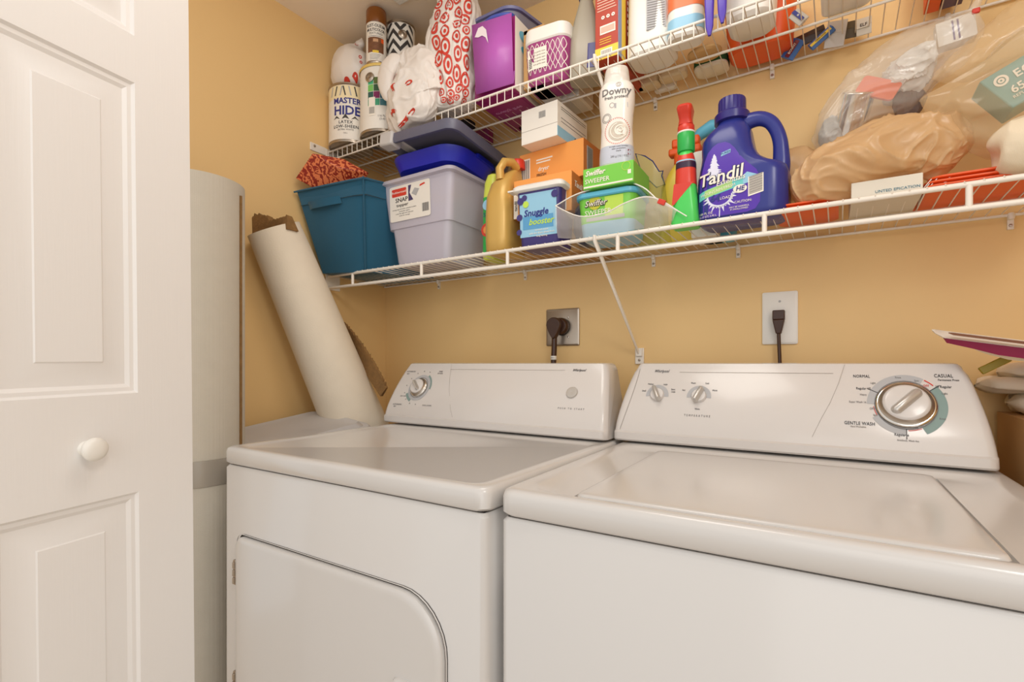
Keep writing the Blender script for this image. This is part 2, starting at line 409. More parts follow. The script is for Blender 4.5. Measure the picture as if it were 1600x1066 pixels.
# ------------------------------------------------------------------ wire shelves
YF = 1.174; ZU = 1.866; ZL = 1.417; XE = .74
def rod(mb, a, b, r, n=8): mb.tube([a, b], r, WIRE, n)
def shelf(name, z, label, upper):
    e = thing(name, (0, YW, z), 0, label, 'shelf', )
    M = T(0, -YW, -z)
    drop = .0318 if upper else .042
    for nm, y, zz, r in (('front_rail', YF, z, .0034 if upper else .0052), ('lower_rail', YF, z-drop, .0030 if upper else .0052),
                         ('middle_rod', (YF+YW)/2, z-.005, .0032), ('rear_rod', YW-.008, z-.005, .0032)):
        mb = MB(); mb.M = M; rod(mb, (XL+.004, y, zz), (XE, y, zz), r, 10); mb.build(nm, e, ang=60)
    mb = MB(); mb.M = M; n = int((XE-XL)/.0254)
    for k in range(n):
        x = XL+.008+k*.0254
        if upper: mb.tube([(x, YW-.006, z), (x, YF, z+.0030), (x, YF-.0036, z-.001), (x, YF-.0033, z-drop)], .0013, WIRE, 6)
        else: mb.tube([(x, YW-.006, z), (x, YF+.004, z+.0035), (x, YF-.002, z+.0050), (x, YF-.0055, z+.002)], .0014, WIRE, 6)
    mb.build('deck_wires', e, ang=60)
    if not upper:
        for k in range(7):
            x = -1.416+.3215*k
            q = MB(); q.M = M; q.tube([(x, YF, z), (x, YF, z-drop)], .0052, WIRE, 10); q.build('post', e, ang=60)
    # support brace from the lower rail down to the wall
    q = MB(); q.M = M; x = -.51
    a = Vector((x, YF-.004, z-.006)); c = Vector((x+.02, YW-.006, z-.285))
    d = (c-a).normalized(); q.tube([a+Vector((0, 0, .012)), a, a.lerp(c, .5), c], [.0075, .0080, .0070, .0050], WIRE, 10, flat=.55); q.build('brace', e, ang=60)
    q = MB(); q.M = M; q.box(x+.008, x+.034, YW-.006, YW, z-.315, z-.268, WIRE); q.box(x+.012, x+.030, YW-.012, YW-.005, z-.292, z-.270, WIRE)
    q.M = M @ T(x+.021, YW-.006, z-.303) @ R(PI/2, 'X'); q.lathe([(.004, 0), (.0035, .002), (0, .0024)], STEEL, 12); q.build('brace_clip', e, bevel=.0012)
    q = MB(); q.M = M
    q.box(XL, XL+.005, YF-.012, YF+.05, z-drop-.006, z+.010, WIRE)
    q.build('end_bracket', e, bevel=.002); q = MB()
    if upper: q.M = M; q.box(XL, XL+.004, YF-.075, YF-.011, z-.016, z+.012, WIRE); q.build('bracket_tab', e, bevel=.002); q = MB()
    q.M = M @ T(XL+.004, YF-.058, z+.002) @ R(PI/2, 'Y'); q.lathe([(.005, 0), (.004, .002), (0, .0024)], STEEL, 12); q.build('screw', e)
    for px in ((1025, 1207, 1480) if upper else (687, 822, 1022, 1154, 1578)):
        xx = wx(px, YW); q = MB(); q.M = M
        q.lathe([(.0, z-.016), (.005, z-.014), (.0065, z-.008), (.005, z-.001), (0, z)], WIRE, 12)
        q.v = [Vector((p.x+xx, p.y+YW-.010, p.z)) for p in q.v]
        q.box(xx-.005, xx+.005, YW-.006, YW, z-.034, z-.006, WIRE)
        q.M = M @ T(xx, YW-.006, z-.026) @ R(PI/2, 'X'); q.lathe([(.0035, 0), (.003, .002), (0, .0022)], STEEL, 10); q.build('wall_clip', e, ang=50)
    return e
shelf('wire_shelf', ZU, 'upper white wire shelf with close front lip wires holding paint cans and bags', True)
shelf('wire_shelf', ZL, 'lower white wire shelf with thick double front rail holding bins and detergents', False)
ZT = ZU+.0015; ZB = ZL+.0015     # deck surfaces

# ------------------------------------------------------------------ dryer and washer
def machine_body(e, W, D, Htop, lid_th, door_=False):
    mb = MB()
    zt = Htop-lid_th-.003
    mb.rloft([(0.01, W-.006, D-.006, .012, W/2, D/2), (zt-.006, W-.006, D-.006, .012, W/2, D/2), (zt, W-.016, D-.016, .010, W/2, D/2)], ENAMEL, 5)
    mb.build('cabinet', e, ang=40)
    mb = MB(); mb.box(.012, W-.012, .012, D-.012, zt-.001, Htop-lid_th+.002, DARK); mb.build('seam', e)
def rim_top(e, W, D, Htop, th, inner, depth, m=ENAMEL, name='top_panel', r=.022):
    """enamel top: rounded edge and a shallow sunken field given as (x0,x1,y0,y1)"""
    x0, x1, y0, y1 = inner; cw, cd_, cx, cy = x1-x0, y1-y0, (x0+x1)/2, (y0+y1)/2
    mb = MB(); S = [(Htop-th, W-.010, D-.010, r, W/2, D/2), (Htop-th+.005, W, D, r, W/2, D/2), (Htop-.010, W, D, r, W/2, D/2),
                    (Htop-.0035, W-.004, D-.004, r, W/2, D/2), (Htop-.0008, W-.012, D-.012, r, W/2, D/2), (Htop, W-.022, D-.022, r, W/2, D/2),
                    (Htop, cw+.008, cd_+.008, .03, cx, cy), (Htop-.001, cw, cd_, .028, cx, cy), (Htop-depth, cw-.018, cd_-.018, .022, cx, cy)]
    mb.rloft(S, m, 6); mb.build(name, e, ang=50)
HT = .915
# dryer
DXW = .737
dr = thing('clothes_dryer', (-1.183, .612, 0), math.radians(.5), 'white front-loading clothes dryer on the left with one round dial on its console', 'dryer')
machine_body(dr, DXW, .665, HT, .038)
rim_top(dr, DXW, .665, HT, .038, (.028, DXW-.028, .022, .492), .004)
def sweep_console(e, xa, xb, zb, zt, y0, ytop, yback, W_in=.03, lip=.022, rnd=.028, name='console', ends=False):
    """console with a convex sloping face; end caps lean inwards"""
    prof = [(y0+.004, zb), (y0, zb+.004), (y0, zb+lip-.002), (y0+.005, zb+lip+.001)]
    n = 10
    for k in range(1, n+1):
        t = k/n; y = y0+.005+(ytop-y0-.005)*(t**1.35); z = zb+lip+(zt-.008-zb-lip)*t; prof.append((y, z))
    prof += [(ytop+.004, zt-.002), (ytop+.012, zt), (yback-.008, zt), (yback, zt-.008), (yback, zb)]
    def xin(z):
        t = max(0, (z-zb)/(zt-zb)); return W_in*(t**1.6)
    secs = []
    for side, off in ((0, 0), (0, .003), (0, .008), (0, .016), (1, .016), (1, .008), (1, .003), (1, 0)):
        s = []
        sh = {0: .016, .003: .008, .008: .0025, .016: 0}[off]
        for (y, z) in prof:
            xi = xin(z)+off; x = xa+xi if side == 0 else xb-xi
            yy = y+sh if y < (ytop+yback)/2 else y-sh*.4; zz = z-sh*.6 if z > zt-.02 else z
            s.append((x, yy, zz))
        secs.append(s)
    mb = MB(); mb.loft([list(reversed(q)) for q in secs], CONS); mb.build(name, e, ang=35)
    def face(x, z):                                    # point on the sloping face and its outward normal
        t = min(max((z-zb-lip)/(zt-.008-zb-lip), 0), 1); y = y0+.005+(ytop-y0-.005)*(t**1.35)
        dy = (ytop-y0-.005)*1.35*(t**.35)/(zt-.008-zb-lip)
        nrm = Vector((0, -1, dy)).normalized(); return Vector((x, y, z)), nrm
    return face
fD = sweep_console(dr, -.022, DXW-.012, HT+.006, 1.105, .503, .588, .665)
def on(face, off=.0008):
    def g(x, z, y=0):
        p, n = face(x, z); return p+n*(off-y)
    return g
def facedisc(mb, face, cx, cz, r, m, r0=0, a0=0, a1=2*PI, off=.0006, n=32, sx=1):
    vs = []; fs = []
    for k in range(n+1):
        a = a0+(a1-a0)*k/n
        for q in (r, r0):
            p, nn = face(cx+q*math.cos(a)*sx, cz+q*math.sin(a)*.93); vs.append(p+nn*off)
    for k in range(n): fs.append((2*k, 2*k+2, 2*k+3, 2*k+1))
    mb.add(vs, fs, m)
def frame_on(face, cx, cz, off=0):
    p, n = face(cx, cz); x = Vector((1, 0, 0)); y = n.cross(x).normalized()   # local z = normal, x right, y up the face
    M = Matrix((x, y, n)).transposed().to_4x4(); M.translation = p+n*off; return M
def line_on(mb, face, pts, w, m, off=.0008):
    """thin printed stroke along (x,z) points"""
    vs = []; fs = []
    for i, (x, z) in enumerate(pts):
        a = pts[max(i-1, 0)]; b_ = pts[min(i+1, len(pts)-1)]; d = Vector((b_[0]-a[0], b_[1]-a[1])).normalized(); nx, nz = -d.y*w/2, d.x*w/2
        for s in (1, -1):
            p, n = face(x+nx*s, z+nz*s); vs.append(p+n*off)
    for i in range(len(pts)-1): fs.append((2*i, 2*i+1, 2*i+3, 2*i+2))
    mb.add(vs, fs, m)
def dx(px, py, e, rz, yloc):                             # photo pixel -> machine-local x, z on plane y = yloc
    p = at(px, py, e.location.y+yloc); return p.x-e.location.x, p.z
# dryer console print
def P(face, e, px, py, yl=None):
    """photo pixel -> (x, z) on the console face of machine e, by a few fixed-point steps"""
    x, z = .3, 1.02
    for _ in range(6):
        q, n = face(x, z); w = at(px, py, e.location.y+q.y+math.sin(e.rotation_euler.z)*x); x = w.x-e.location.x+math.sin(e.rotation_euler.z)*q.y; z = w.z
    return x, z
def dial(e, face, c, r, ang, big=True):
    k = MB(); k.M = frame_on(face, *c)
    k.lathe([(r*1.0, 0), (r*1.0, .004), (r*.97, .0055), (r*.93, .006)], CHROME, 40, False, True); k.build('dial_ring', e, ang=40)
    k = MB(); k.M = frame_on(face, *c, off=.006)
    k.lathe([(r*.92, 0), (r*.84, .002), (r*.78, .006)], STEEL, 40, False, False); k.lathe([(r*.78, .006), (r*.73, .0095), (r*.66, .0105), (0, .0105)], CONS, 40, False, False)
    kk = k.build('dial_knob', e, ang=40)
    g = MB(); g.M = frame_on(face, *c, off=.0165) @ R(ang)
    g.rloft([(-.001, r*1.38, r*.42, r*.2), (.006, r*1.30, r*.26, r*.12), (.0085, r*1.20, r*.14, r*.06)], SILVER, 4); g.build('dial_grip', kk, ang=50)
cD = P(fD, dr, 655, 606)
mb = MB(); g = on(fD)
facedisc(mb, fD, *cD, .0415, LGREY, .0325)
facedisc(mb, fD, *cD, .0470, TEALPR, .0415, math.radians(-5), math.radians(62))
facedisc(mb, fD, *cD, .0500, TEALPR, .0415, math.radians(205), math.radians(245))
facedisc(mb, fD, *cD, .0330, GREYPR, .0315, off=.0009)
for txt, px, py, h in (('AUTOMATIC', 643, 581, .0042), ('DRY', 638, 584.5, .0036), ('TIMED', 689, 581, .0036), ('DRYING', 688, 584, .0036),
                       ('AUTOMATIC', 621, 632, .0042), ('DRY', 617, 635, .0036), ('COOL DOWN', 667, 634, .0036), ('EASY CARE', 630, 619, .0030)):
    x, z = P(fD, dr, px, py); mb.text(txt, h, GREYPR, (x, 0, z), fn=lambda X, Z, y: g(X, Z, y), spacing=1.1)
for k in range(9):
    a = math.radians(70+k*26); xx, zz = cD[0]+.055*math.cos(a), cD[1]+.050*math.sin(a); mb.text('%d0' % (9-k), .0028, GREYPR, (xx, 0, zz), fn=lambda X, Z, y: g(X, Z, y))
pa = [P(fD, dr, x, y) for x, y in ((706, 569), (703, 590), (702, 610), (704, 640), (707, 652))]
line_on(mb, fD, pa, .0006, LINEG)
line_on(mb, fD, [P(fD, dr, 704, 577.5), P(fD, dr, 883, 579)], .0006, LINEG)
x, z = P(fD, dr, 905, 579); mb.text('Whirlpool', .0062, BLACKPR, (x, 0, z), fn=lambda X, Z, y: g(X, Z, y), shear=.35)
x, z = P(fD, dr, 892, 639); mb.text('PUSH TO START', .0040, GREYPR, (x, 0, z), fn=lambda X, Z, y: g(X, Z, y), spacing=1.9)
mb.build('printed_legend', dr)
dial(dr, fD, cD, .031, math.radians(135))
x, z = P(fD, dr, 894, 614); k = MB(); k.M = frame_on(fD, x, z); k.lathe([(.0155, 0), (.0155, .003), (.0145, .0045), (.012, .0048), (0, .0040)], SILVER, 36, False, False); k.build('start_button', dr, ang=40)
# dryer door: arched rounded top corners
def dlocal(px, py): p = at(px, py, dr.location.y+.001); return p.x-dr.location.x, p.z
dx0, dz1 = dlocal(374, 836); dx1, _ = dlocal(692, 980)
def door_outline(i, r=.095):
    x0, x1, z0, z1 = dx0+i, dx1-i, .22+i, dz1-i; P_ = []
    rl = .022
    for (cx, cz, rad, a0) in ((x0+rl, z1-rl, rl, 180), (x1-r, z1-r, r, 90), (x1-rl, z0+rl, rl, 0), (x0+rl, z0+rl, rl, -90)):
        for k in range(9):
            a = math.radians(a0-k*90/8); P_.append((cx+rad*math.cos(a), cz+rad*math.sin(a)))
    return P_
mb = MB(); mb.loft([[(x, .0, z) for x, z in door_outline(-.005)], [(x, -.0025, z) for x, z in door_outline(-.0045)]], ENAMEL, False, False)
mb.loft([[(x, .0029, z) for x, z in door_outline(-.004)], [(x, .0028, z) for x, z in door_outline(.01)]], DARK, False, True); mb.v = [Vector((p.x, p.y-.0005, p.z)) for p in mb.v]
mb.build('door_gasket', dr)
mb = MB(); mb.loft([[(x, y, z) for x, z in door_outline(i)] for i, y in ((0, .002), (.0, -.006), (.002, -.009), (.006, -.011), (.012, -.0115))], ENAMEL, True, True)
dd = mb.build('dryer_door', dr, ang=40)
hx, hz = dlocal(630, 1062); mb = MB(); mb.M = T(hx+.03, -.0115, hz-.004) @ R(PI/2, 'X'); mb.rloft([(0, .09, .022, .011), (.006, .086, .018, .009), (.008, .07, .008, .004)], ENAMEL, 4); mb.build('door_handle', dd, ang=50)
for py in (893, 1066):
    _, z = dlocal(374, py); mb = MB(); mb.box(dx0-.0085, dx0+.0005, -.009, 0, z-.027, z+.027, STEEL)
    for q in range(3): mb.M = T(dx0-.0035, -.010, z-.024+q*.017); mb.lathe([(.0032, 0), (.0032, .013)], STEEL, 10); mb.M = Matrix()
    mb.build('hinge', dr, bevel=.0006)

# washer
WXW = .69
wa = thing('washing_machine', (-.434, .632, 0), math.radians(1.2), 'white top-loading washing machine on the right with three console dials', 'washing machine')
machine_body(wa, WXW, .665, HT, .040)
def wlocal(px, py, z):
    r = ray(px, py); t = (z-EYE)/r.z; p = Vector((r.x*t, r.y*t, 0)); q = p-Vector((wa.location.x, wa.location.y, 0)); a = -wa.rotation_euler.z
    return q.x*math.cos(a)-q.y*math.sin(a), q.x*math.sin(a)+q.y*math.cos(a)
l0 = wlocal(905, 773, HT); l1 = wlocal(1570, 869, HT); l2 = wlocal(1466, 742, HT); l3 = wlocal(1023, 702, HT)
lx0, lx1, ly0, ly1 = (l0[0]+l3[0])/2, (l1[0]+l2[0])/2, (l0[1]+l1[1])/2, (l2[1]+l3[1])/2
W, D = WXW, .665
mb = MB()                                                  # enamel top with wells either side of the lid
r = .022; cw, cd_, cx, cy = lx1-lx0+.012, ly1-ly0+.010, (lx0+lx1)/2, (ly0+ly1)/2
iw, id_, icx, icy = W-.075, .475, W/2, .262
mb.rloft([(HT-.040, W-.010, D-.010, r, W/2, D/2), (HT-.035, W, D, r, W/2, D/2), (HT-.012, W, D, r, W/2, D/2), (HT-.004, W-.005, D-.005, r, W/2, D/2),
          (HT-.001, W-.014, D-.014, r, W/2, D/2), (HT, W-.026, D-.026, r, W/2, D/2), (HT, iw+.01, id_+.01, .05, icx, icy), (HT-.0015, iw, id_, .045, icx, icy),
          (HT-.007, iw-.035, id_-.03, .04, icx, icy), (HT-.0075, cw, cd_, .012, cx, cy), (HT-.016, cw-.002, cd_-.002, .012, cx, cy)], ENAMEL, 6)
mb.build('top_panel', wa, ang=50)
mb = MB(); lw, ld = lx1-lx0, ly1-ly0
mb.rloft([(HT-.0155, lw-.004, ld-.004, .012, cx, cy), (HT-.005, lw, ld, .012, cx, cy), (HT-.0015, lw-.004, ld-.004, .012, cx, cy), (HT-.0005, lw-.012, ld-.012, .012, cx, cy),
          (HT, lw-.03, ld-.03, .012, cx, cy)], ENAMEL, 5)
mb.build('lid', wa, ang=50)
fW = sweep_console(wa, -.013, WXW-.012, HT+.006, 1.105, .520, .603, .668, W_in=.034)
g2 = on(fW)
cW = P(fW, wa, 1415, 633); mb = MB()
ra, rb = .0470, .0615
facedisc(mb, fW, *cW, rb*.97, LGREY, ra, math.radians(60), math.radians(180))
facedisc(mb, fW, *cW, rb, TEALPR, ra, math.radians(-62), math.radians(38))
facedisc(mb, fW, *cW, rb*.95, GREYPR if False else LGREY, ra, math.radians(208), math.radians(268))
facedisc(mb, fW, *cW, ra+.001, GREYPR, ra-.001, off=.0009)
facedisc(mb, fW, *cW, ra+.003, REDPR, ra+.0018, math.radians(186), math.radians(206), off=.0009)
facedisc(mb, fW, *cW, rb*.96, REDPR, rb*.93, math.radians(42), math.radians(58), off=.0009)
facedisc(mb, fW, *cW, ra+.003, REDPR, ra+.0018, math.radians(272), math.radians(296), off=.0009)
for a in (37, 152, 269):
    a = math.radians(a); line_on(mb, fW, [(cW[0]+ra*math.cos(a), cW[1]+ra*.93*math.sin(a)), (cW[0]+rb*1.08*math.cos(a), cW[1]+rb*1.0*math.sin(a))], .0011, BLACKPR, .001)
for txt, px, py, h, m in (('NORMAL', 1346, 588.5, .0056, BLACKPR), ('CASUAL', 1474, 588, .0062, BLACKPR), ('Permanent Press', 1482, 594.5, .0036, BLACKPR),
    ('10 Regular', 1474, 605, .0044, BLACKPR), ('Regular 10', 1349, 607.5, .0044, BLACKPR), ('GENTLE WASH', 1343, 662, .0060, BLACKPR), ('Hand Washables', 1341, 667, .0030, LINEG),
    ('Regular 6', 1409, 680, .0046, BLACKPR), ('Knit/Sock, Wash 4oz', 1419, 689, .0030, GREYPR), ('Heavy', 1349, 617, .0036, GREYPR), ('Super Wash 16', 1340, 628.5, .0036, GREYPR),
    ('OFF', 1363, 639, .0040, GREYPR), ('OFF', 1447, 603.5, .0042, REDPR), ('Light', 1476, 615.5, .0036, GREYPR), ('Light', 1364, 599, .0034, GREYPR), ('Rinse', 1403, 590.5, .0034, GREYPR),
    ('Rinse', 1473, 655, .0034, GREYPR), ('Spin', 1432, 595.5, .0034, GREYPR), ('OFF', 1431, 670, .0038, GREYPR), ('Spin', 1368, 649, .0034, GREYPR),
    ('Whirlpool', 1034, 580.5, .0068, BLACKPR), ('Small', 1006.5, 611, .0036, BLACKPR), ('Medium', 1017, 600.5, .0034, BLACKPR), ('Large', 1040, 601, .0034, BLACKPR), ('Extra', 1052, 609, .0034, BLACKPR), ('Large', 1052, 612.5, .0034, BLACKPR),
    ('Hot', 1068.5, 610, .0034, BLACKPR), ('Warm', 1083.5, 599, .0034, BLACKPR), ('Cold', 1105, 599.5, .0034, BLACKPR), ('Warm', 1117, 610.5, .0034, BLACKPR), ('Warm', 1089.5, 639.5, .0034, BLACKPR),
    ('TEMPERATURE', 1089, 650, .0044, GREYPR)):
    x, z = P(fW, wa, px, py)
    mb.text(txt, h, m, (x, 0, z), fn=lambda X, Z, y: g2(X, Z, y), shear=.35 if txt == 'Whirlpool' else 0, spacing=1.9 if txt == 'TEMPERATURE' else 1.08, sx=.8)
line_on(mb, fW, [P(fW, wa, x, 582+(x-1062)*.008) for x in range(1062, 1318, 16)], .0007, LINEG)
line_on(mb, fW, [P(fW, wa, *q) for q in ((1320, 570), (1310, 600), (1297, 630), (1283, 655), (1269, 683))], .0006, LINEG)
c1 = P(fW, wa, 1027, 617); c2 = P(fW, wa, 1092, 619)
for c in (c1, c2): facedisc(mb, fW, c[0], c[1]-.002, .0265, LGREY, .0145, math.radians(-5), math.radians(185))
mb.build('printed_legend', wa)
x_, z_ = P(fW, wa, 1002, 568)
mb = MB(); line_on(mb, fW, [(x_-.001-.03*(1-k/8)**1.5, .935+k*(1.09-.935)/8) for k in range(9)], .0012, LINEG); mb.build('end_seam', wa)
dial(wa, fW, cW, .0465, math.radians(48))
for c, a in ((c1, 115), (c2, 68)):
    k = MB(); k.M = frame_on(fW, *c); k.lathe([(.0165, 0), (.0160, .004), (.0145, .0065), (0, .0068)], CONS, 30, False, False)
    kk = k.build('selector_knob', wa, ang=45)
    q = MB(); q.M = frame_on(fW, c[0], c[1], .006) @ R(math.radians(a)); q.rloft([(-.001, .040, .0125, .006), (.012, .036, .0085, .004), (.0145, .032, .004, .002)], SILVER, 4); q.build('selector_grip', kk, ang=50)

# ------------------------------------------------------------------ outlets and cords
def outlet(name, pxc, pyc, w, h, m, label):
    p = at(pxc, pyc, YW-.004); e = thing(name, (p.x, YW, p.z), 0, label, 'wall outlet')
    mb = MB(); mb.M = T(0, -.0035, 0) @ R(PI/2, 'X'); mb.rloft([(-.0035, w, h, .004), (.0015, w, h, .004), (.0035, w-.008, h-.008, .003)], m, 3); mb.build('cover_plate', e, ang=40)
    return e
e = outlet('wall_outlet', 879, 511.5, .117, .118, STEEL, 'square steel outlet plate on the wall above the dryer')
for i, (sx, sz) in enumerate(((-.025, .03), (.022, .03), (.022, -.032), (-.025, -.032))):
    q = MB(); q.M = T(sx, -.007, sz) @ R(PI/2, 'X'); q.lathe([(.0035, 0), (.003, .0015), (0, .002)], CHROME, 12); q.build('screw', e)
q = MB(); q.M = T(0, -.007, 0) @ R(PI/2, 'X'); q.lathe([(.027, 0), (.027, .004), (.025, .005)], DARK, 32); q.build('socket', e)
pl = thing('power_cord', (e.location.x, YW, e.location.z), 0, 'thick brown appliance cord with round plug in the steel outlet', 'power cord')
q = MB(); q.M = T(.002, -.012, .002) @ R(PI/2, 'X'); q.lathe([(.026, 0), (.027, .004), (.0265, .016), (.023, .022), (0, .023)], BROWNP, 32, True, False)
q.M = Matrix()
q.loft([[(x-.008, y-.044, z+.004) for x, z in pts] for pts, y in ((((lambda k: [(math.cos(t*2*PI/24)*(.025 if math.sin(t*2*PI/24) > 0 else .013+.012*(1+math.sin(t*2*PI/24))) *k, math.sin(t*2*PI/24)*(.025 if math.sin(t*2*PI/24) > 0 else .044)*k) for t in range(24)])(kk)), yy) for kk, yy in ((.9, .012), (1, .004), (1, -.008), (.93, -.012)))], BROWNP)
q.build('plug', pl, bevel=.001, ang=40)
q = MB(); q.tube([(-.008, -.044, -.035), (-.009, -.044, -.07), (-.010, -.046, -.11), (-.010, -.05, -.17), (-.006, -.06, -.26), (0, -.06, -.4)], .0088, BROWNP, 14); q.build('cord', pl, ang=60)
q = MB(); q.M = T(-.010, -.0455, -.098); q.lathe([(.0093, -.006), (.0096, -.005), (.0096, .005), (.0093, .006)], WHITE, 16); q.text('10/3', .005, GREYPR, (0, -.0097, 0), wrap=.0097); q.build('cord_tag', pl)
e = outlet('wall_outlet', 1218.5, 497, .080, .133, WHITE, 'tall white outlet plate on the wall above the washing machine')
q = MB(); q.M = T(0, -.007, .042) @ R(PI/2, 'X'); q.lathe([(.003, 0), (.0026, .0012), (0, .0016)], LGREY, 12); q.build('screw', e)
q = MB(); q.M = T(0, -.007, 0) @ R(PI/2, 'X'); q.lathe([(.019, 0), (.019, .0015), (.018, .002)], WHITE, 32); q.build('socket', e)
pl = thing('power_cord', (e.location.x, YW, e.location.z), 0, 'slim brown cord with square plug in the white outlet', 'power cord')
q = MB(); q.box(-.0135, .0135, -.030, -.007, -.010, .014, BROWNP)
q.hexa([(-.006, -.030, -.045), (.006, -.030, -.045), (.006, -.016, -.045), (-.006, -.016, -.045)], [(-.0135, -.034, -.010), (.0135, -.034, -.010), (.0135, -.010, -.010), (-.0135, -.010, -.010)], BROWNP)
q.v = [Vector((p.x-.001, p.y, p.z+.004)) for p in q.v]; q.build('plug', pl, bevel=.002)
q = MB(); q.tube([(-.001, -.023, -.035), (0, -.023, -.07), (.002, -.024, -.12), (.001, -.034, -.18), (0, -.05, -.27), (0, -.06, -.4)], .0055, BROWNP, 12, flat=.8); q.build('cord', pl, ang=60)

# ------------------------------------------------------------------ rug rolls and lid beside the dryer
def rug_roll(e, r, L, m, turns=4, loose=.0, n=40, zend=0, tilt=0):
    mb = MB()
    mb.lathe([(r*(1+loose), 0), (r*(1+loose*.5), L*.5), (r, L), (r-.008, L+.001)], m, n, True, False); mb.build('rug_backing', e, ang=50)
    mb = MB(); pts = []
    for k in range(turns*24+1):                              # spiral of pile seen at the open end
        a = k*2*PI/24; rad = (r-.008)*(1-k/(turns*24+1)*.85); pts.append((rad*math.cos(a), rad*math.sin(a)))
    for q0, q1 in zip(pts, pts[1:]):
        mb.add([(*q0, L*.97), (*q1, L*.97), (*q1, L+.003), (*q0, L+.003)], [(0, 1, 2, 3)], PILE)
    rg = [[(x*s, y*s, L+z+.004*noise.noise(Vector((x*80, y*80, s*9)))) for x, y in [(r*math.cos(2*PI*k/n), r*math.sin(2*PI*k/n)) for k in range(n)]] for s, z in ((.97, -.004), (.93, .001), (.86, -.002), (.8, -.012))]
    mb.loft(rg, PILE, False, False); mb.lathe([(r*.93, L-.012), (0, L-.013)], PILE, 24, False, False)
    mb.build('pile_edge', e, ang=60)
e = thing('rolled_rug', (-1.42, .662, 0), 0, 'beige rug rolled up and standing upright against the left wall, taped near its middle', 'rug')
rug_roll(e, .118, 1.575, RUGB)
q = MB(); q.tube([(.119*math.cos(a), .119*math.sin(a), .005+1.54*k/12) for k, a in ((k, .62) for k in range(13))], .0045, PILE, 6); q.build('free_edge', e)
q = MB(); q.lathe([(.1195, .80), (.1199, .803), (.1199, .862), (.1195, .865)], mat('grey_tape', (176, 168, 156), .25, metal=.2), 40, False, False); q.build('tape_band', e, ang=60)
a = Vector((-1.452, .905, 1.515)); c = Vector((-1.352, 1.322, .52)); dvec = a-c
e = thing('rolled_rug', c, 0, 'cream rug roll with frayed brown pile leaning diagonally behind the dryer', 'rug')
e.rotation_euler = dvec.to_track_quat('Z', 'Y').to_euler(); L = dvec.length
rug_roll(e, .078, L, RUGS, loose=.5)
q = MB(); e_m = e.matrix_basis.inverted() if False else (Matrix.Translation(c) @ dvec.to_track_quat('Z', 'Y').to_matrix().to_4x4()).inverted()
fr = []
for k in range(60):                                          # frayed brown flap along the right side
    t = k/59; p0_ = at(536+(604-536)*t, 505+(608-505)*t, 1.16-.0*t); w_ = .006+.020*math.sin(t*PI)**.7+.010*noise.noise(Vector((k*.9, 3, 1)))
    fr.append([e_m @ (p0_+Vector(v)) for v in ((-.030, .0, -.025), (w_*.35, -.004, w_*.6), (w_*.4, .004, w_*.65), (-.030, .012, -.025))])
q.loft(fr, PILE); q.build('frayed_edge', e)
q = MB(); fr = []
for k in range(60):                                          # frayed tuft at the top end
    t = k/59; p0_ = at(384+(452-384)*t, 366-18*t, .90); h_ = .018+.030*math.sin(min(1, t*1.7)*PI)**.6*(t < .6)+.012*noise.noise(Vector((k*.7, 9, 1)))
    fr.append([e_m @ (p0_+Vector(v)) for v in ((0, -.006, -.02), (0, -.008, h_), (.002, .010, h_*.9), (.002, .03, -.02))])
q.loft(fr, PILE); q.build('frayed_tuft', e)

# pale grey tote lid wedged between the wall and the dryer
e = thing('tote_lid', (-1.365, .90, .895), 0, 'pale grey plastic tote lid wedged between left wall and dryer', 'lid')
A0 = at(400, 690, .80); B0 = at(590, 652, 1.10)
P0 = Vector((-1.515, .83, .905)); ex = Vector((-.30, -.0, .0))
def lidslab(mb, x0, y0, w, d, z, th, r, m, tilt, n=6):
    pass
mb = MB(); mb.M = R(math.radians(7), 'X') @ R(math.radians(6), 'Y')
mb.rloft([(-.010, .26, .38, .03), (-.012, .28, .41, .05), (-.002, .29, .42, .05), (.004, .28, .41, .05), (.004, .25, .38, .04), (.014, .235, .36, .04), (.018, .225, .35, .03), (.013, .20, .32, .03)], GREYL2, 6)
mb.build('lid_shell', e, ang=35)

# ------------------------------------------------------------------ lower shelf, left to right
# teal fabric bin: a softly tapered cube with a strap handle
e = thing('storage_bin', (-1.54, 1.40, ZB), 0, 'teal fabric storage bin with a front strap handle, left end of lower shelf', 'storage bin')
lo = [Vector(v)-e.location for v in ((-1.520, 1.125, ZB), (-1.362, 1.185, ZB), (-1.255, 1.42, ZB), (-1.52, 1.42, ZB))]
hi = [Vector(v)-e.location for v in ((-1.540, 1.035, 1.686), (-1.275, 1.100, 1.702), (-1.222, 1.38, 1.700), (-1.540, 1.38, 1.700))]
mb = MB(); secs = []
for k in range(9):
    t = k/8; q = [a.lerp(b_, t) for a, b_ in zip(lo, hi)]; ring = []
    for i in range(4):
        a, b_ = q[i], q[(i+1) % 4]
        for j in range(8):
            s = j/8; p = a.lerp(b_, .03+.94*s); nrm = (b_-a).cross(Vector((0, 0, 1))).normalized()
            ring.append(p+nrm*.007*math.sin(s*PI)*math.sin(t*PI))
    secs.append(ring)
inn = [[p.lerp(sum(secs[-1], Vector())/32, .04) for p in secs[-1]], [p.lerp(sum(secs[-1], Vector())/32, .06)+Vector((0, 0, -.05)) for p in secs[-1]]]
mb.loft(secs+inn, TEAL, True, True); mb.build('bin_body', e, ang=50)
def binface(u, w):                                          # u across the front, w up
    a = lo[0].lerp(hi[0], w); b_ = lo[1].lerp(hi[1], w); n = (b_-a).cross(hi[0]-lo[0]).normalized()
    return a.lerp(b_, u)+n*.006, n
mb = MB(); st = []
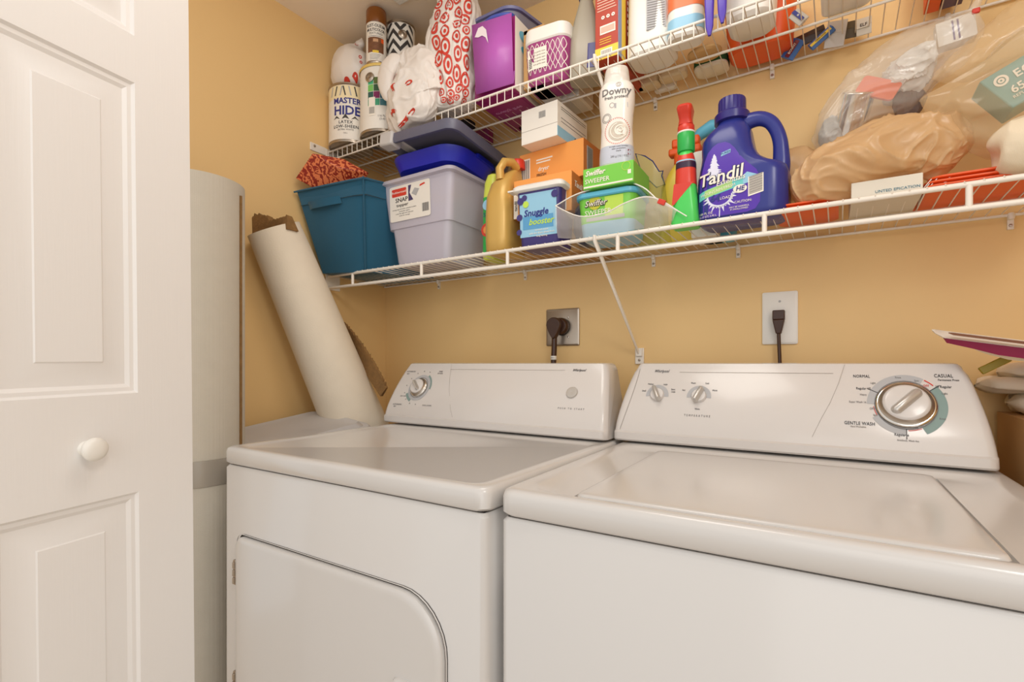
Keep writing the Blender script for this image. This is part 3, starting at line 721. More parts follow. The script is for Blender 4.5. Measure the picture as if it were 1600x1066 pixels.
for k in range(13):
    t = k/12; u = .17+.50*t; p, n = binface(u, .80+.01*t); o = n*(.003+.018*math.sin(t*PI)**.6); upv = (hi[0]-lo[0]).normalized()
    st.append([p+o-upv*.012, p+o+upv*.012, p+o+upv*.012-n*.002, p+o-upv*.012-n*.002])
mb.loft(st, TEAL); mb.build('strap_handle', e)
q = MB(); 
for w in (.985,):
    pts = [binface(u, w)[0]+Vector((0, 0, 0)) for u in (0, .25, .5, .75, 1)]+[hi[1].lerp(hi[2], t) for t in (.3, .6, 1)]
    q.tube(pts, .003, TEAL, 6)
q.tube([lo[1].lerp(hi[1], t)+Vector((.001, -.002, 0)) for t in (0, .3, .6, 1)], .0028, TEAL, 6); q.build('piping', e)

# red patterned gift box tipped inside the teal bin
REDPAT = mat('red_brocade', (186, 62, 28), .45)
nt = REDPAT.node_tree; w = nt.nodes.new('ShaderNodeTexVoronoi'); w.inputs['Scale'].default_value = 90; w.feature = 'DISTANCE_TO_EDGE'; tc = nt.nodes.new('ShaderNodeTexCoord')
wv = nt.nodes.new('ShaderNodeTexWave'); wv.inputs['Scale'].default_value = 18; wv.inputs['Distortion'].default_value = 12; wv.inputs['Detail Scale'].default_value = 3
cr = nt.nodes.new('ShaderNodeValToRGB'); cr.color_ramp.elements[0].position = .35; cr.color_ramp.elements[1].position = .65
cr.color_ramp.elements[0].color = (*lin((150, 40, 22)), 1); cr.color_ramp.elements[1].color = (*lin((232, 128, 78)), 1)
nt.links.new(tc.outputs['Object'], wv.inputs['Vector']); nt.links.new(wv.outputs['Fac'], cr.inputs[0]); nt.links.new(cr.outputs[0], nt.nodes['Principled BSDF'].inputs['Base Color'])
pA = at(461, 279, 1.025); pB = at(488, 239, 1.035); pC = at(530, 262, 1.10)
e = thing('gift_box', pA+Vector((.05, .06, -.08)), 0, 'red and orange patterned gift box tipped up inside the teal bin', 'gift box')
v1 = (pB-pA); v1.y = 0; v1n = v1.normalized(); v2 = Vector((v1n.z, 0, -v1n.x)); v3 = Vector((.55, 1, .0)).normalized()
O = pA-e.location; a_, b_, c_ = pB-pA, pC-pB, v3*.10
mb = MB(); mb.add([O, O+b_, O+b_+c_, O+c_, O+a_, O+a_+b_, O+a_+b_+c_, O+a_+c_], [(0, 1, 2, 3), (7, 6, 5, 4), (4, 5, 1, 0), (5, 6, 2, 1), (6, 7, 3, 2), (7, 4, 0, 3)], REDPAT)
mb.build('box_body', e, bevel=.0025)
# small clear bottle with yellow liquid in the bin
pb = at(520, 284, 1.17); e = thing('squeeze_bottle', pb+Vector((0, .02, -.02)), 0, 'small clear bottle of yellow liquid with pale cap lying in the teal bin', 'bottle')
mb = MB(); mb.M = T(.01, 0, .02) @ R(math.radians(-62), 'Y') @ R(.2, 'X'); CLB = mat('clear_yellow_plastic', (240, 226, 160), .12, alpha=.55, coat=.5)
mb.lathe([(.026, -.055), (.031, -.04), (.031, .0), (.026, .016), (.014, .026), (.010, .030)], CLB, 24); mb.build('bottle_body', e)
q = MB(); q.M = mb.M; q.lathe([(.0105, .028), (.0115, .030), (.0115, .036)], YEL, 20); q.lathe([(.013, .036), (.0135, .038), (.012, .058), (.010, .060)], mat('pale_cap', (226, 220, 224), .3), 20); q.build('cap', e)

# frosted tote with label
TX0, TX1 = -1.305, -.985
e = thing('storage_tote', (-1.145, 1.30, ZB), math.radians(0), 'frosted clear plastic tote with white label on the lower shelf', 'storage tote')
def S(z, w0, w1, y0, y1, r=.02): return (z, w1-w0, y1-y0, r, (w0+w1)/2+1.145, (y0+y1)/2-1.30)
H = .283
secs = [S(.001, -1.215, -1.030, 1.225, 1.385, .02), S(.006, -1.232, -1.016, 1.208, 1.400, .02), (S(.02, -1.238, -1.012, 1.204, 1.404, .022)), S(.125, -1.252, -1.001, 1.196, 1.414, .022),
        S(.127, -1.262, -.995, 1.191, 1.418, .022), S(H-.013, -1.283, -.984, 1.185, 1.424, .022), S(H-.0125, -1.292, -.978, 1.180, 1.428, .024),
        S(H-.010, -1.304, -.972, 1.170, 1.434, .026), S(H, -1.304, -.972, 1.170, 1.434, .026), S(H, -1.292, -.982, 1.180, 1.426, .022)]
inner = [S(H-.034, -1.284, -.988, 1.188, 1.420, .022), S(.127, -1.254, -1.003, 1.198, 1.410, .02), S(.008, -1.225, -1.025, 1.222, 1.390, .02)]
mb = MB(); mb.rloft(secs+inner, TOTEM, 5, True, True); mb.build('tote_body', e, ang=35)
# what shows through it: folded violet cloth and a green bottle
VIO = mat('violet_cloth', (150, 128, 196), .9, bump=(60, .6, 'n'))
def lab(mb, x0, x1, z0, z1, m, y, r=.006):
    mb.loft([[(x, y+k, z) for x, z in rr(x1-x0, z1-z0, r, 4, (x0+x1)/2, (z0+z1)/2)] for k in (.0, -.0006)], m)
l = at(613, 290, 1.18); l2_ = at(680, 350, 1.18)
mb = MB(); lx, lz = l.x+1.145, l.z-ZB; lx2, lz2 = l2_.x+1.145, .150
tl = -1.0+0; yb = -.117
mb.M = T(-.008, 0, .022) @ R(math.radians(2.3), 'X') @ Matrix.Diagonal((1.40, 1, 1, 1))
yo = -.1065
lx0_, lx1_, lz0_, lz1_ = -.066, .060, .132, .246
lab(mb, lx0_, lx1_, lz0_, lz1_, WPAPER, yo)
lab(mb, lx0_+.008, lx0_+.054, lz1_-.034, lz1_-.009, REDPR, yo-.0007, .003)
mb.text('Rubbermaid', .0068, WPAPER, (lx0_+.031, yo-.0016, lz1_-.021), sx=.95)
mb.text('SNAP', .0135, BLACKPR, (lx0_+.038, yo-.0008, lz1_-.047), bold=.02, sx=.85)
mb.text('topper', .0095, BLACKPR, (lx0_+.040, yo-.0008, lz1_-.063), bold=.02)
mb.add([(lx0_+.060, yo-.0009, lz1_-.006), (lx0_+.060, yo-.0009, lz1_-.056), (lx0_+.075, yo-.0009, lz1_-.054), (lx0_+.064, yo-.0009, lz1_-.030), (lx0_+.070, yo-.0009, lz1_-.006)], [(0, 1, 2, 3, 4)], mat('dark_violet_print', (66, 56, 100), .5))
mb.add([(lx0_+.070, yo-.0009, lz1_-.034), (lx0_+.084, yo-.0009, lz1_-.044), (lx0_+.094, yo-.0009, lz1_-.024), (lx0_+.080, yo-.0009, lz1_-.018)], [(0, 1, 2, 3)], LGREY)
mb.add([(lx0_+.095, yo-.0009, lz1_-.018), (lx0_+.112, yo-.0009, lz1_-.013), (lx0_+.110, yo-.0009, lz1_-.008), (lx0_+.096, yo-.0009, lz1_-.012)], [(0, 1, 2, 3)], REDPR)
for i in range(4): mb.text('%s' % ('strong snap lid holds contents in place', 'contenido seguro', 'cover fits tight and stays put', 'made for storage')[i], .0038, GREYPR, (lx0_+.046, yo-.0009, lz0_+.038-.007*i), sx=.9)
for i in range(11): mb.box(lx1_-.024+i*.0018, lx1_-.0232+i*.0018+.0003*(i % 3), yo-.0012, yo-.0007, lz0_+.016, lz0_+.042, GREYPR)
mb.build('paper_label', e, label='white paper label with red and black print')
def folded(name, loc, w, d, h, m, label, cat, n=4):
    e = thing(name, loc, 0, label, cat); mb = MB()
    for k in range(n):
        z = h*k/n; t = h/n*.92; o = .006*math.sin(k*5)
        mb.rloft([(z, w-.01, d-.01, .02, o, 0), (z+t*.3, w, d, .02, o, 0), (z+t*.7, w, d, .02, o, 0), (z+t, w-.012, d-.012, .02, o, 0)], m, 5)
    mb.build('cloth_body', e, ang=50); return e
folded('folded_cloth', (-1.182, 1.31, ZB+.012), .11, .13, .21, VIO, 'pale violet folded cloth showing through the frosted tote', 'cloth')
mb = MB(); mb.rloft([(0, .06, .10, .02), (.01, .07, .11, .025), (.15, .07, .11, .025), (.19, .04, .05, .015), (.22, .03, .03, .012)], mat('teal_green_plastic', (20, 130, 130), .4), 5)
o = mb.build('cleaner_bottle'); o.location = (-1.070, 1.325, ZB+.012); tag(o, 'teal bottle showing dimly through the right side of the frosted tote', 'bottle')

# blue tray lid on the tote
e = thing('tray_lid', (-1.115, 1.295, ZB+H+.012), 0, 'royal blue plastic lid lying upturned on the frosted tote', 'lid', rot=(math.radians(-7), math.radians(1), 0))
mb = MB(); mb.rloft([(.004, .230, .17, .05), (.008, .262, .20, .06), (.030, .285, .222, .07), (.042, .300, .236, .075), (.050, .306, .242, .078), (.052, .300, .236, .075), (.046, .286, .222, .07), (.016, .25, .19, .055)], BLUEL, 8)
mb.build('lid_shell', e, ang=40)
q = MB(); q.M = T(.135, .03, .044); q.rloft([(0, .05, .10, .012), (.014, .045, .095, .012)], BLUEL, 4); q.build('latch', e, ang=40)
p_ = at(714, 215, 1.30)
q = MB(); q.box(-.02, .02, -.05, .05, 0, .012, mat('tan_bar_plastic', (180, 160, 130), .4)); o = q.build('bar_soap', bevel=.004); o.location = (-1.005, 1.32, 1.755); o.rotation_euler = (math.radians(-8), math.radians(6), .5); tag(o, 'small tan bar on the right end of the royal blue lid', 'bar')
# slate grey lid jammed above
LZ = 1.792
e = thing('tote_lid', (-1.06, 1.27, LZ), 0, 'large slate grey tote lid seen from below, jammed under the upper shelf', 'lid', rot=(math.radians(-5.5), math.radians(2), math.radians(0)))
mb = MB(); mb.rloft([(-.004, .245, .27, .02), (-.022, .262, .288, .03), (-.024, .285, .31, .035), (-.014, .292, .317, .04), (.006, .288, .313, .04), (.012, .27, .29, .03), (.014, .2, .2, .02)][::1], GREYL, 6, True, True)
mb.build('lid_shell', e, ang=40)
q = MB(); q.box(-.150, -.095, -.165, -.120, -.030, .013, GREYL2); q.box(-.152, -.09, -.13, .02, -.008, .004, GREYL2); q.build('latch', e, bevel=.006)

# bottles between tote and softener
def side(nm, Y, px, z=ZB): return Vector((wx(px, Y), Y, z))
e = thing('cleaner_bottle', (-.893, 1.285, ZB), 0, 'lime and green flat bottle squeezed between frosted tote and gold bottle', 'bottle')
mb = MB(); LG = mat('lime_plastic', (206, 214, 84), .35)
mb.rloft([(0, .040, .07, .012), (.008, .046, .08, .015), (.19, .046, .08, .018), (.235, .044, .07, .018), (.262, .034, .05, .015), (.268, .02, .03, .01)], LG, 6); mb.build('bottle_body', e)
q = MB(); q.rloft([(.02, .0475, .0815, .0155), (.19, .0475, .0815, .0185)], GREEN2, 6, False, False)
q.M = T(0, -.041, .09) @ Matrix.Scale(1, 4); q.disc((0, -.001, 0), .021, REDPR); q.disc((0, -.0015, 0), .013, ORANGEB); q.disc((0, -.001, .075), .016, SKYT)
q.text('Sun', .012, BLUEPR, (0, -.0015, .045)); q.build('front_label', e)
# gold detergent jug seen from its narrow side, handle at right
e = thing('detergent_jug', (-.823, 1.25, ZB), 0, 'gold detergent jug with red cap beside the frosted tote', 'detergent bottle')
mb = MB(); mb.rloft([(0, .062, .12, .02), (.008, .078, .14, .026), (.04, .083, .146, .03), (.11, .083, .146, .03), (.165, .078, .14, .03, -.001, 0), (.205, .066, .115, .028, .001, .0), (.235, .046, .08, .02, .008, .01), (.255, .026, .04, .012, .016, .02), (.262, .022, .03, .01, .018, .02)], GOLD, 7)
mb.build('jug_body', e, ang=50)
q = MB(); q.tube([(.005, -.045, .215), (.004, -.047, .245), (.012, -.035, .268), (.022, -.010, .272), (.024, .015, .262)], .0125, GOLD, 12); q.build('handle', e)
q = MB(); q.M = T(.020, .026, .262); q.lathe([(.021, 0), (.022, .002), (.021, .024), (.018, .028), (0, .029)], REDC, 28, True, False); q.build('cap', e)

# orange softener-sheet boxes stacked behind the softener tub
def carton(name, loc, rz, w, d, h, m, label, cat='box', side_m=None, bev=.0012, tilt=0):
    e = thing(name, loc, rz, label, cat)
    if tilt: e.rotation_euler = (tilt[0], tilt[1], rz)
    mb = MB(); mb.box(0, w, 0, d, 0, h, m)
    if side_m:
        mb.fm[3] = mb.mi(side_m)
    mb.build('carton', e, bevel=bev); return e
STR = mat('white_print', (244, 236, 222), .5)
z2 = at(860, 262, 1.195).z
b1 = at(804, 300, 1.21)
e = carton('sheet_box', (wx(803, 1.215), 1.215, 1.515), math.radians(3), .178, .11, .108, ORANGEB, 'orange box of dryer sheets behind the white-lidded tub, lower of the two', side_m=ORANGED)
q = MB()
for k in range(26): q.box(.030+k*.0052, .0322+k*.0052+(k % 3)*.0005, -.0008, 0, .004, .070+.010*math.sin(k), STR)
q.box(.0, .014, -.0009, .0, .0, .075, STR); q.M = T(.007, -.0012, .036) @ R(-PI/2, 'Y'); q.text('tandil', .009, BLACKPR, (0, 0, 0), bold=.02); q.M = Matrix()
q.disc((.150, -.0012, .040), .009, SKY); q.disc((.150, -.0016, .040), .003, STR); q.text('|||', .008, GREYPR, (.15, -.001, .065))
q.M = T(.178, 0, 0) @ R(PI/2); q.text('Tandil', .016, STR, (.045, -.001, .078), shear=.2, bold=.02); q.build('carton_print', e)
e = carton('sheet_box', (wx(812, 1.29), 1.29, 1.626), math.radians(-3), .215, .12, .105, ORANGEB, 'orange box of dryer sheets under the white box, upper of the two', side_m=ORANGED)
# keep upper box resting on the lower one
e.location.z = 1.515+.108+.0005
q = MB()
q.box(.004, .038, -.0008, 0, .0, .088, STR)
for k in range(9): q.box(.007+k*.0034, .0086+k*.0034+(k % 2)*.0006, -.0012, -.0008, .004, .084, GREYPR)
q.box(.060, .115, -.0008, 0, .074, .078, STR); q.box(.060, .108, -.0008, 0, .066, .070, STR)
q.text('dryer', .012, STR, (.085, -.0008, .048), bold=.02); q.text('FRESH', .0085, BROWNP, (.078, -.001, .031))
q.M = T(.215, 0, 0) @ R(PI/2); q.box(.02, .055, -.0008, 0, .004, .090, LGREY)
for k in range(8): q.box(.024+k*.0035, .0255+k*.0035, -.0012, 0, .008, .086, GREYPR)
q.build('carton_print', e)
WZ = e.location.z+.1055
e = carton('tissue_box', (wx(816, 1.24), 1.235, WZ), math.radians(-3), .120, .175, .098, WPAPER, 'white cardboard box with blue side stripe on the orange boxes')
q = MB(); q.box(.0, .120, -.0006, 0, .036, .0366, LINEG)
for k in range(8): q.box(.060+k*.0028, .0612+k*.0028+(k % 3)*.0003, -.0006, 0, .062, .080, GREYPR)
q.M = T(.120, 0, 0) @ R(PI/2); q.box(.0, .175, -.0006, 0, .0, .028, SKYT)
for z in (.085, .079, .055, .045): q.box(.02, .165, -.0007, 0, z, z+.0012, GREYPR)
q.text('0', .014, BLACKPR, (.10, -.001, .018), bold=.02); q.text('75', .010, GREYPR, (.14, -.001, .020)); q.build('carton_print', e)
# small things heaped behind that hold the boxes up
mb = MB(); mb.box(0, .22, 0, .15, 0, .094, CARDB); o = mb.build('cardboard_box', bevel=.002); o.location = (-.79, 1.285, ZB); tag(o, 'plain brown cardboard box under the orange boxes, behind the white-lidded tub', 'box')

# softener tub, dark blue print and white lid
sx0, sx1 = wx(808, 1.19), wx(868, 1.19)
e = thing('softener_tub', ((sx0+sx1)/2+.008, 1.235, ZB), math.radians(4), 'blue and white printed plastic tub with white lid beside the gold jug', 'tub')
w_ = sx1-sx0+.012; DB = mat('dark_violet_plastic', (62, 52, 118), .35)
mb = MB(); mb.rloft([(0, w_-.026, .090, .012), (.004, w_-.020, .095, .014), (.006, w_-.018, .097, .014), (.155, w_, .112, .014)], DB, 6); mb.build('tub_body', e, ang=40)
q = MB(); q.rloft([(.152, w_+.012, .122, .014), (.156, w_+.022, .132, .018), (.166, w_+.022, .132, .018), (.170, w_+.012, .122, .016), (.172, w_+.006, .116, .014)], WHITE, 6)
q.box(-w_/2-.024, -w_/2-.004, -.060, -.030, .158, .162, WHITE); q.build('tub_lid', e, ang=40)
def fy(z): return -(.097/2+(.112-.097)/2*(z-.006)/.149)-.0008
q = MB()
def lq(x0, x1, z0, z1, m, o=0, k=1):
    q.add([(x0*k, fy(z0)-o, z0), (x1*k, fy(z0)-o, z0), (x1, fy(z1)-o, z1), (x0, fy(z1)-o, z1)], [(0, 1, 2, 3)], m)
lq(-w_/2+.011, w_/2-.012, .030, .146, SKYT); lq(-w_/2+.020, w_/2-.022, .050, .085, mat('mid_blue_print', (92, 160, 206), .4), .0004)
f2 = lambda X, Z, y: (X, fy(Z)-.0010+y, Z)
q.text('Snuggle', .017, BLUEPR, (-.006, 0, .093), fn=f2, bold=.03, shear=.15)
q.text('booster', .016, LIME, (.008, 0, .068), fn=f2, bold=.03, shear=.3)
for k in range(3): q.text(('in-wash scent', 'with the dryer sheet fresh', 'long lasting')[k], .005, STR, (.01, 0, .046-.008*k), fn=f2)
for (a, z, r) in ((-.052, .128, .010), (-.040, .136, .008), (.05, .135, .010), (-.056, .085, .009), (-.058, .045, .008)): q.disc((a, fy(z)-.0012, z), r, DB)
q.disc((-.036, fy(.118)-.0012, .118), .009, LIME); q.build('tub_print', e)

# green sweeper-cloth box, on top of the clear bag's tub
e = carton('sweeper_cloth_box', (wx(911, 1.172), 1.172, ZB+.1235), math.radians(2), .130, .135, .052, GREEN, 'flat green carton of sweeper cloths with white lettering under the tall white bottle')
GB = e
q = MB(); q.box(.002, .128, -.0006, 0, .003, .007, STR)  # low white stripe is a glint painted onto the card
q.text('Swiffer', .013, STR, (.032, -.0012, .038), bold=.035, shear=.25); q.text('SWEEPER', .011, STR, (.038, -.0014, .018), bold=.01)
q.disc((.112, -.0008, .040), .011, LIME, r0=.0098); q.box(.116, .124, -.0009, 0, .020, .030, STR); q.build('carton_print', e)

# sweeper tub with pale blue lid
sx0, sx1 = wx(899, 1.195), wx(978, 1.195)
e = thing('sweeper_tub', ((sx0+sx1)/2+.012, 1.252, ZB+.001), math.radians(3), 'green and pale blue plastic tub with sky blue lid inside the zip bag', 'tub')
w_ = sx1-sx0+.018
mb = MB(); BT = mat('pale_blue_plastic', (150, 196, 220), .35)
mb.rloft([(0, w_-.030, .10, .02), (.006, w_-.018, .112, .024), (.042, w_-.012, .118, .024)], BT, 7, True, False); mb.rloft([(.042, w_-.012, .118, .024), (.106, w_-.003, .127, .024)], GREEN, 7, False, True); mb.build('tub_body', e, ang=40)
q = MB(); q.rloft([(.104, w_+.004, .134, .028), (.107, w_+.010, .140, .03), (.116, w_+.010, .140, .03), (.120, w_, .130, .026), (.122, w_-.010, .12, .024)], SKY, 7); q.build('tub_lid', e, ang=40)
def fy2(z): return -(.118/2+(.0045)*(z-.042)/.064)-.0008
q = MB(); q.add([(.0, fy2(.045), .052), (.046, fy2(.045), .052), (.048, fy2(.102), .102), (.0, fy2(.102), .102)], [(0, 1, 2, 3)], LIME)
q.add([(-.05, fy2(.04)-.0004, .046), (.050, fy2(.04)-.0004, .046), (.050, fy2(.05)-.0004, .055), (-.05, fy2(.05)-.0004, .055)], [(0, 1, 2, 3)], LGREY)
f3 = lambda X, Z, y: (X, fy2(Z)-.0012+y, Z)
vs = []; 
q.disc((-.026, fy2(.090)-.0006, .090), .017, mat('olive_print', (190, 190, 50), .5)); q.text('Swiffer', .0145, BLACKPR, (-.024, 0, .0885), fn=lambda X, Z, y: (X, fy2(Z)-.0012+y, Z), bold=.08, shear=.25)
q.text('Swiffer', .0145, STR, (-.024, 0, .089), fn=lambda X, Z, y: (X, fy2(Z)-.0022+y, Z), bold=.0, shear=.25); q.text('SWEEPER', .0120, STR, (-.018, 0, .066), fn=f3, bold=.0)
q.build('tub_print', e)
# contents behind the tub inside the bag
mb = MB(); spine(mb, [(0, 0, 0, .0, .0), (0, 0, .01, .03, .03), (0, 0, .06, .04, .035), (0, 0, .11, .03, .03), (0, 0, .125, .0, .0)], mat('dark_slate_film', (74, 78, 92), .3), 24, 16, .008, 30, 3, up=(0, 1, 0))
o = mb.build('crumpled_pouch'); o.location = (-.575, 1.275, ZB+.003); tag(o, 'dark crumpled pouch beside the green tub inside the zip bag', 'pouch')
# zip bag round it: two loose film sheets joined in a lens, with white zip lines and a red slider
e = thing('zip_bag', (-.49, 1.20, ZB), 0, 'clear zip bag with white zip lines and red slider round the green tub', 'plastic bag')
zb = e.location
zA = [at(x, y, Y)-zb for x, y, Y in ((868, 322, 1.165), (905, 338, 1.155), (945, 333, 1.150), (975, 318, 1.150), (1005, 308, 1.155), (1030, 312, 1.165), (1058, 329, 1.170))]
zB_ = [at(x, y, Y)-zb for x, y, Y in ((868, 322, 1.165), (900, 304, 1.175), (945, 290, 1.185), (975, 284, 1.195), (1005, 293, 1.195), (1030, 314, 1.185), (1058, 329, 1.170))]
fl = [at(x, y, Y)-zb for x, y, Y in ((872, 372, 1.172), (900, 378, 1.170), (945, 368, 1.168), (975, 363, 1.168), (1000, 358, 1.168), (1030, 358, 1.180), (1052, 352, 1.19))]
fl = [Vector((p.x, p.y, max(p.z, .004))) for p in fl]
bk = [Vector((p.x, 1.35-zb.y, p.z-.02)) for p in zB_]
def crv(L, t):
    K = len(L)-1; x = min(max(t, 0), 1)*K; i = min(int(x), K-1); f = x-i; g = lambda k: L[min(max(k, 0), K)]
    a, b_, c_, d_ = g(i-1), g(i), g(i+1), g(i+2); return .5*((2*b_)+(c_-a)*f+(2*a-5*b_+4*c_-d_)*f*f+(3*b_-a-3*c_+d_)*f**3)
mb = MB()
def film_fn(La, Lb, bulge, sd, amp=.004):
    def f(u, v):
        p = crv(La, u).lerp(crv(Lb, u), v); q_ = Vector((p.x*30, p.z*55, sd)); n_ = noise.noise(q_)*.6+noise.noise(q_*2.2)*.4
        return p+Vector((0, -bulge*math.sin(PI*v)+amp*n_*math.sin(PI*v), .0))
    return f
mb.grid(film_fn(zA, fl, .008, 1), 48, 16, CLEARZ); mb.grid(film_fn(zB_, bk, .0, 5), 40, 12, CLEARZ)
mb.build('bag_film', e, ang=180)
q = MB(); q.tube([crv(zA, k/30) for k in range(31)], .0016, WHITE, 6); q.tube([crv(zB_, k/30) for k in range(31)], .0016, WHITE, 6); q.build('zip_line', e)
tail = at(1073, 338, 1.168)-zb; q = MB(); q.tube([crv(zA, 1), tail], .0014, WHITE, 6); q.build('zip_tail', e)
q = MB(); q.M = T(*(at(1034, 316, 1.166)-zb)) @ R(math.radians(28), 'Y'); q.box(-.009, .009, -.004, .004, -.006, .006, REDC); q.build('slider', e, bevel=.0015)

# tall white scent-bead bottle standing on the green carton
BS = .0525
e = thing('scent_bead_bottle', (wx(964, 1.215), 1.215, ZB+.1762), math.radians(14), 'tall white curvy bottle with script lettering standing on the flat green carton', 'bottle')
mb = MB(); BW = mat('pearl_white_plastic', (240, 232, 222), .25, coat=.2)
PR = [(0, .040), (.004, .043), (.03, .0430), (.06, .0405), (.10, .0385), (.135, .0405), (.165, .0440), (.19, .0445), (.205, .0425), (.215, .037)]
mb.rloft([(z, r*2, r*1.5, r*.70) for z, r in PR], BW, 8); mb.build('bottle_body', e, ang=50)
q = MB(); q.rloft([(.213, .062, .052, .025), (.216, .066, .054, .026), (.236, .062, .052, .025), (.252, .058, .048, .023), (.258, .054, .045, .021), (.259, .044, .036, .017)], BW, 8); q.build('cap', e, ang=40)
q = MB(); q.rloft([(.004, .0868, .0653, .0304), (.03, .0868, .0653, .0304), (.05, .0832, .0626, .0292)], mat('silver_blue_print', (196, 200, 212), .3), 8, False, False)
def bf(x, z):                                               # front of the rounded body
    r = None
    for (z0, r0), (z1, r1) in zip(PR, PR[1:]):
        if z0 <= z <= z1: r = r0+(r1-r0)*(z-z0)/(z1-z0)
    r = r or .04; hw, hd, rc = r, r*.75, r*.70
    ax = abs(x); s_ = 1 if x >= 0 else -1
    if ax <= hw-rc: return Vector((x, -hd, z))
    d_ = min(ax-(hw-rc), rc*.98); return Vector((x, -(hd-rc+math.sqrt(rc*rc-d_*d_)), z))
bb = lambda o: (lambda X, Z, y: bf(X, Z)+Vector((0, -o+y, 0)))
q.text('Downy', .017, GREYPR, (.002, 0, .186), fn=bb(.0008), bold=.025)
q.text('fresh protect', .0075, GREYPR, (.002, 0, .171), fn=bb(.0008), bold=.02)
def curved(pts, w, m, o=.0008):
    vs = []; fs = []
    for i, (x, z) in enumerate(pts):
        a = pts[max(i-1, 0)]; b_ = pts[min(i+1, len(pts)-1)]; d = Vector((b_[0]-a[0], b_[1]-a[1])).normalized()
        for s in (1, -1): vs.append(bf(x-d.y*w/2*s, z+d.x*w/2*s)+Vector((0, -o, 0)))
    for i in range(len(pts)-1): fs.append((2*i, 2*i+1, 2*i+3, 2*i+2))
    q.add(vs, fs, m)
def ring2(cx, cz, r, w, m, a0=0, a1=360, o=.0008, k=1): curved([(cx+r*math.cos(math.radians(a0+(a1-a0)*t/28)), cz+r*k*math.sin(math.radians(a0+(a1-a0)*t/28))) for t in range(29)], w, m, o)
ring2(.006, .085, .0160, .0150, mat('taupe_print', (196, 184, 168), .35, metal=.2), k=1.05); ring2(.008, .086, .020, .0022, STR, 100, 330, .0014); ring2(.011, .088, .012, .0030, STR, 60, 300, .0014); ring2(.012, .089, .0050, .0020, STR, o=.0014)
for k in range(40):
    a = math.radians(k*9); ring2(.004+.031*math.cos(a)*.95, .086+.033*math.sin(a), .0007, .0010, REDPR, o=.0009)
ring2(-.022, .122, .011, .0010, GREYPR); ring2(-.022, .122, .008, .0008, GREYPR); ring2(.008, .203, .006, .0009, GREYPR); ring2(.008, .203, .003, .0009, GREYPR)
curved([(-.002, .150), (.030, .150)], .012, LGREY); ring2(-.008, .152, .0058, .0008, GREYPR)
curved([(.030, .03), (.036, .03)], .014, mat('maroon_print', (130, 30, 50), .5))
for k, t in enumerate(('in-wash scent booster', 'odor protection', 'beads')): q.text(t, .0036, GREYPR, (.008, 0, .046-.006*k), fn=bb(.0008))
q.text('285 g (10.1 OZ)', .0046, GREYPR, (.010, 0, .020), fn=bb(.0008)); q.build('bottle_print', e); e.scale = (1, 1, .965)

# clear pouch with dark blue edging leaning on the wall
e = thing('cloth_pouch', (wx(1018, 1.32), 1.32, ZB), 0, 'translucent pouch with dark blue edging leaning beside the tall white bottle', 'pouch')
op = [at(x, y, 1.33)-e.location for x, y in ((993, 240), (1008, 244), (1020, 252), (1030, 268), (1036, 267), (1034, 275), (1039, 288), (1026, 293), (1012, 280), (1000, 262))]
mb = MB(); dn = Vector((-.02, .02, 0))
bot = [Vector((-.05, .0, .0)), Vector((.02, .0, .0)), Vector((.05, .0, .0)), Vector((.055, .02, .0)), Vector((.05, .05, .0)), Vector((.03, .07, 0)), Vector((0, .07, 0)), Vector((-.03, .06, 0)), Vector((-.05, .05, 0)), Vector((-.05, .02, 0))]
LF = film('lime_film', (200, 200, 90), .45, scale=10)
topw = [op[0]+Vector((0, .0, 0)), op[1], op[2], op[3], op[5], op[6], op[7]+Vector((0, .03, 0)), op[8]+Vector((0, .03, 0)), op[9]+Vector((0, .03, 0)), op[9]+Vector((-.01, .02, 0))]
mb.add(op, [tuple(range(10))], film('pouch_film', (222, 216, 200), .45, scale=10))
mb.loft([[p for p in op], [p.lerp(b_, .5)+Vector((0, -.01, 0)) for p, b_ in zip(op, [bot[i] for i in (9, 0, 1, 2, 3, 4, 5, 6, 7, 8)])], [bot[i] for i in (9, 0, 1, 2, 3, 4, 5, 6, 7, 8)]], LF, False, False)
mb.build('pouch_film', e, ang=180)
q = MB(); q.tube(op, .0016, mat('navy_edging', (24, 40, 120), .4), 6, closed=True)
q.build('edging', e)

# yellow and orange bottle behind the red-topped sprayer
e = thing('cleaner_bottle', (wx(1064, 1.36), 1.36, ZB), 0, 'yellow bottle with orange top half hidden behind the red and green sprayer', 'bottle')
mb = MB(); mb.rloft([(0, .10, .06, .02), (.01, .11, .07, .03), (.15, .10, .065, .03), (.19, .06, .045, .02), (.21, .03, .03, .013)], mat('yellow_plastic', (226, 196, 70), .35), 6); mb.build('bottle_body', e)
q = MB(); q.rloft([(.205, .034, .034, .015), (.24, .034, .034, .015)], ORNG, 5); q.box(-.030, .052, -.014, .014, .232, .252, ORNG); q.box(-.022, .048, -.012, .012, .252, .276, ORNG); q.build('trigger_head', e, bevel=.005)
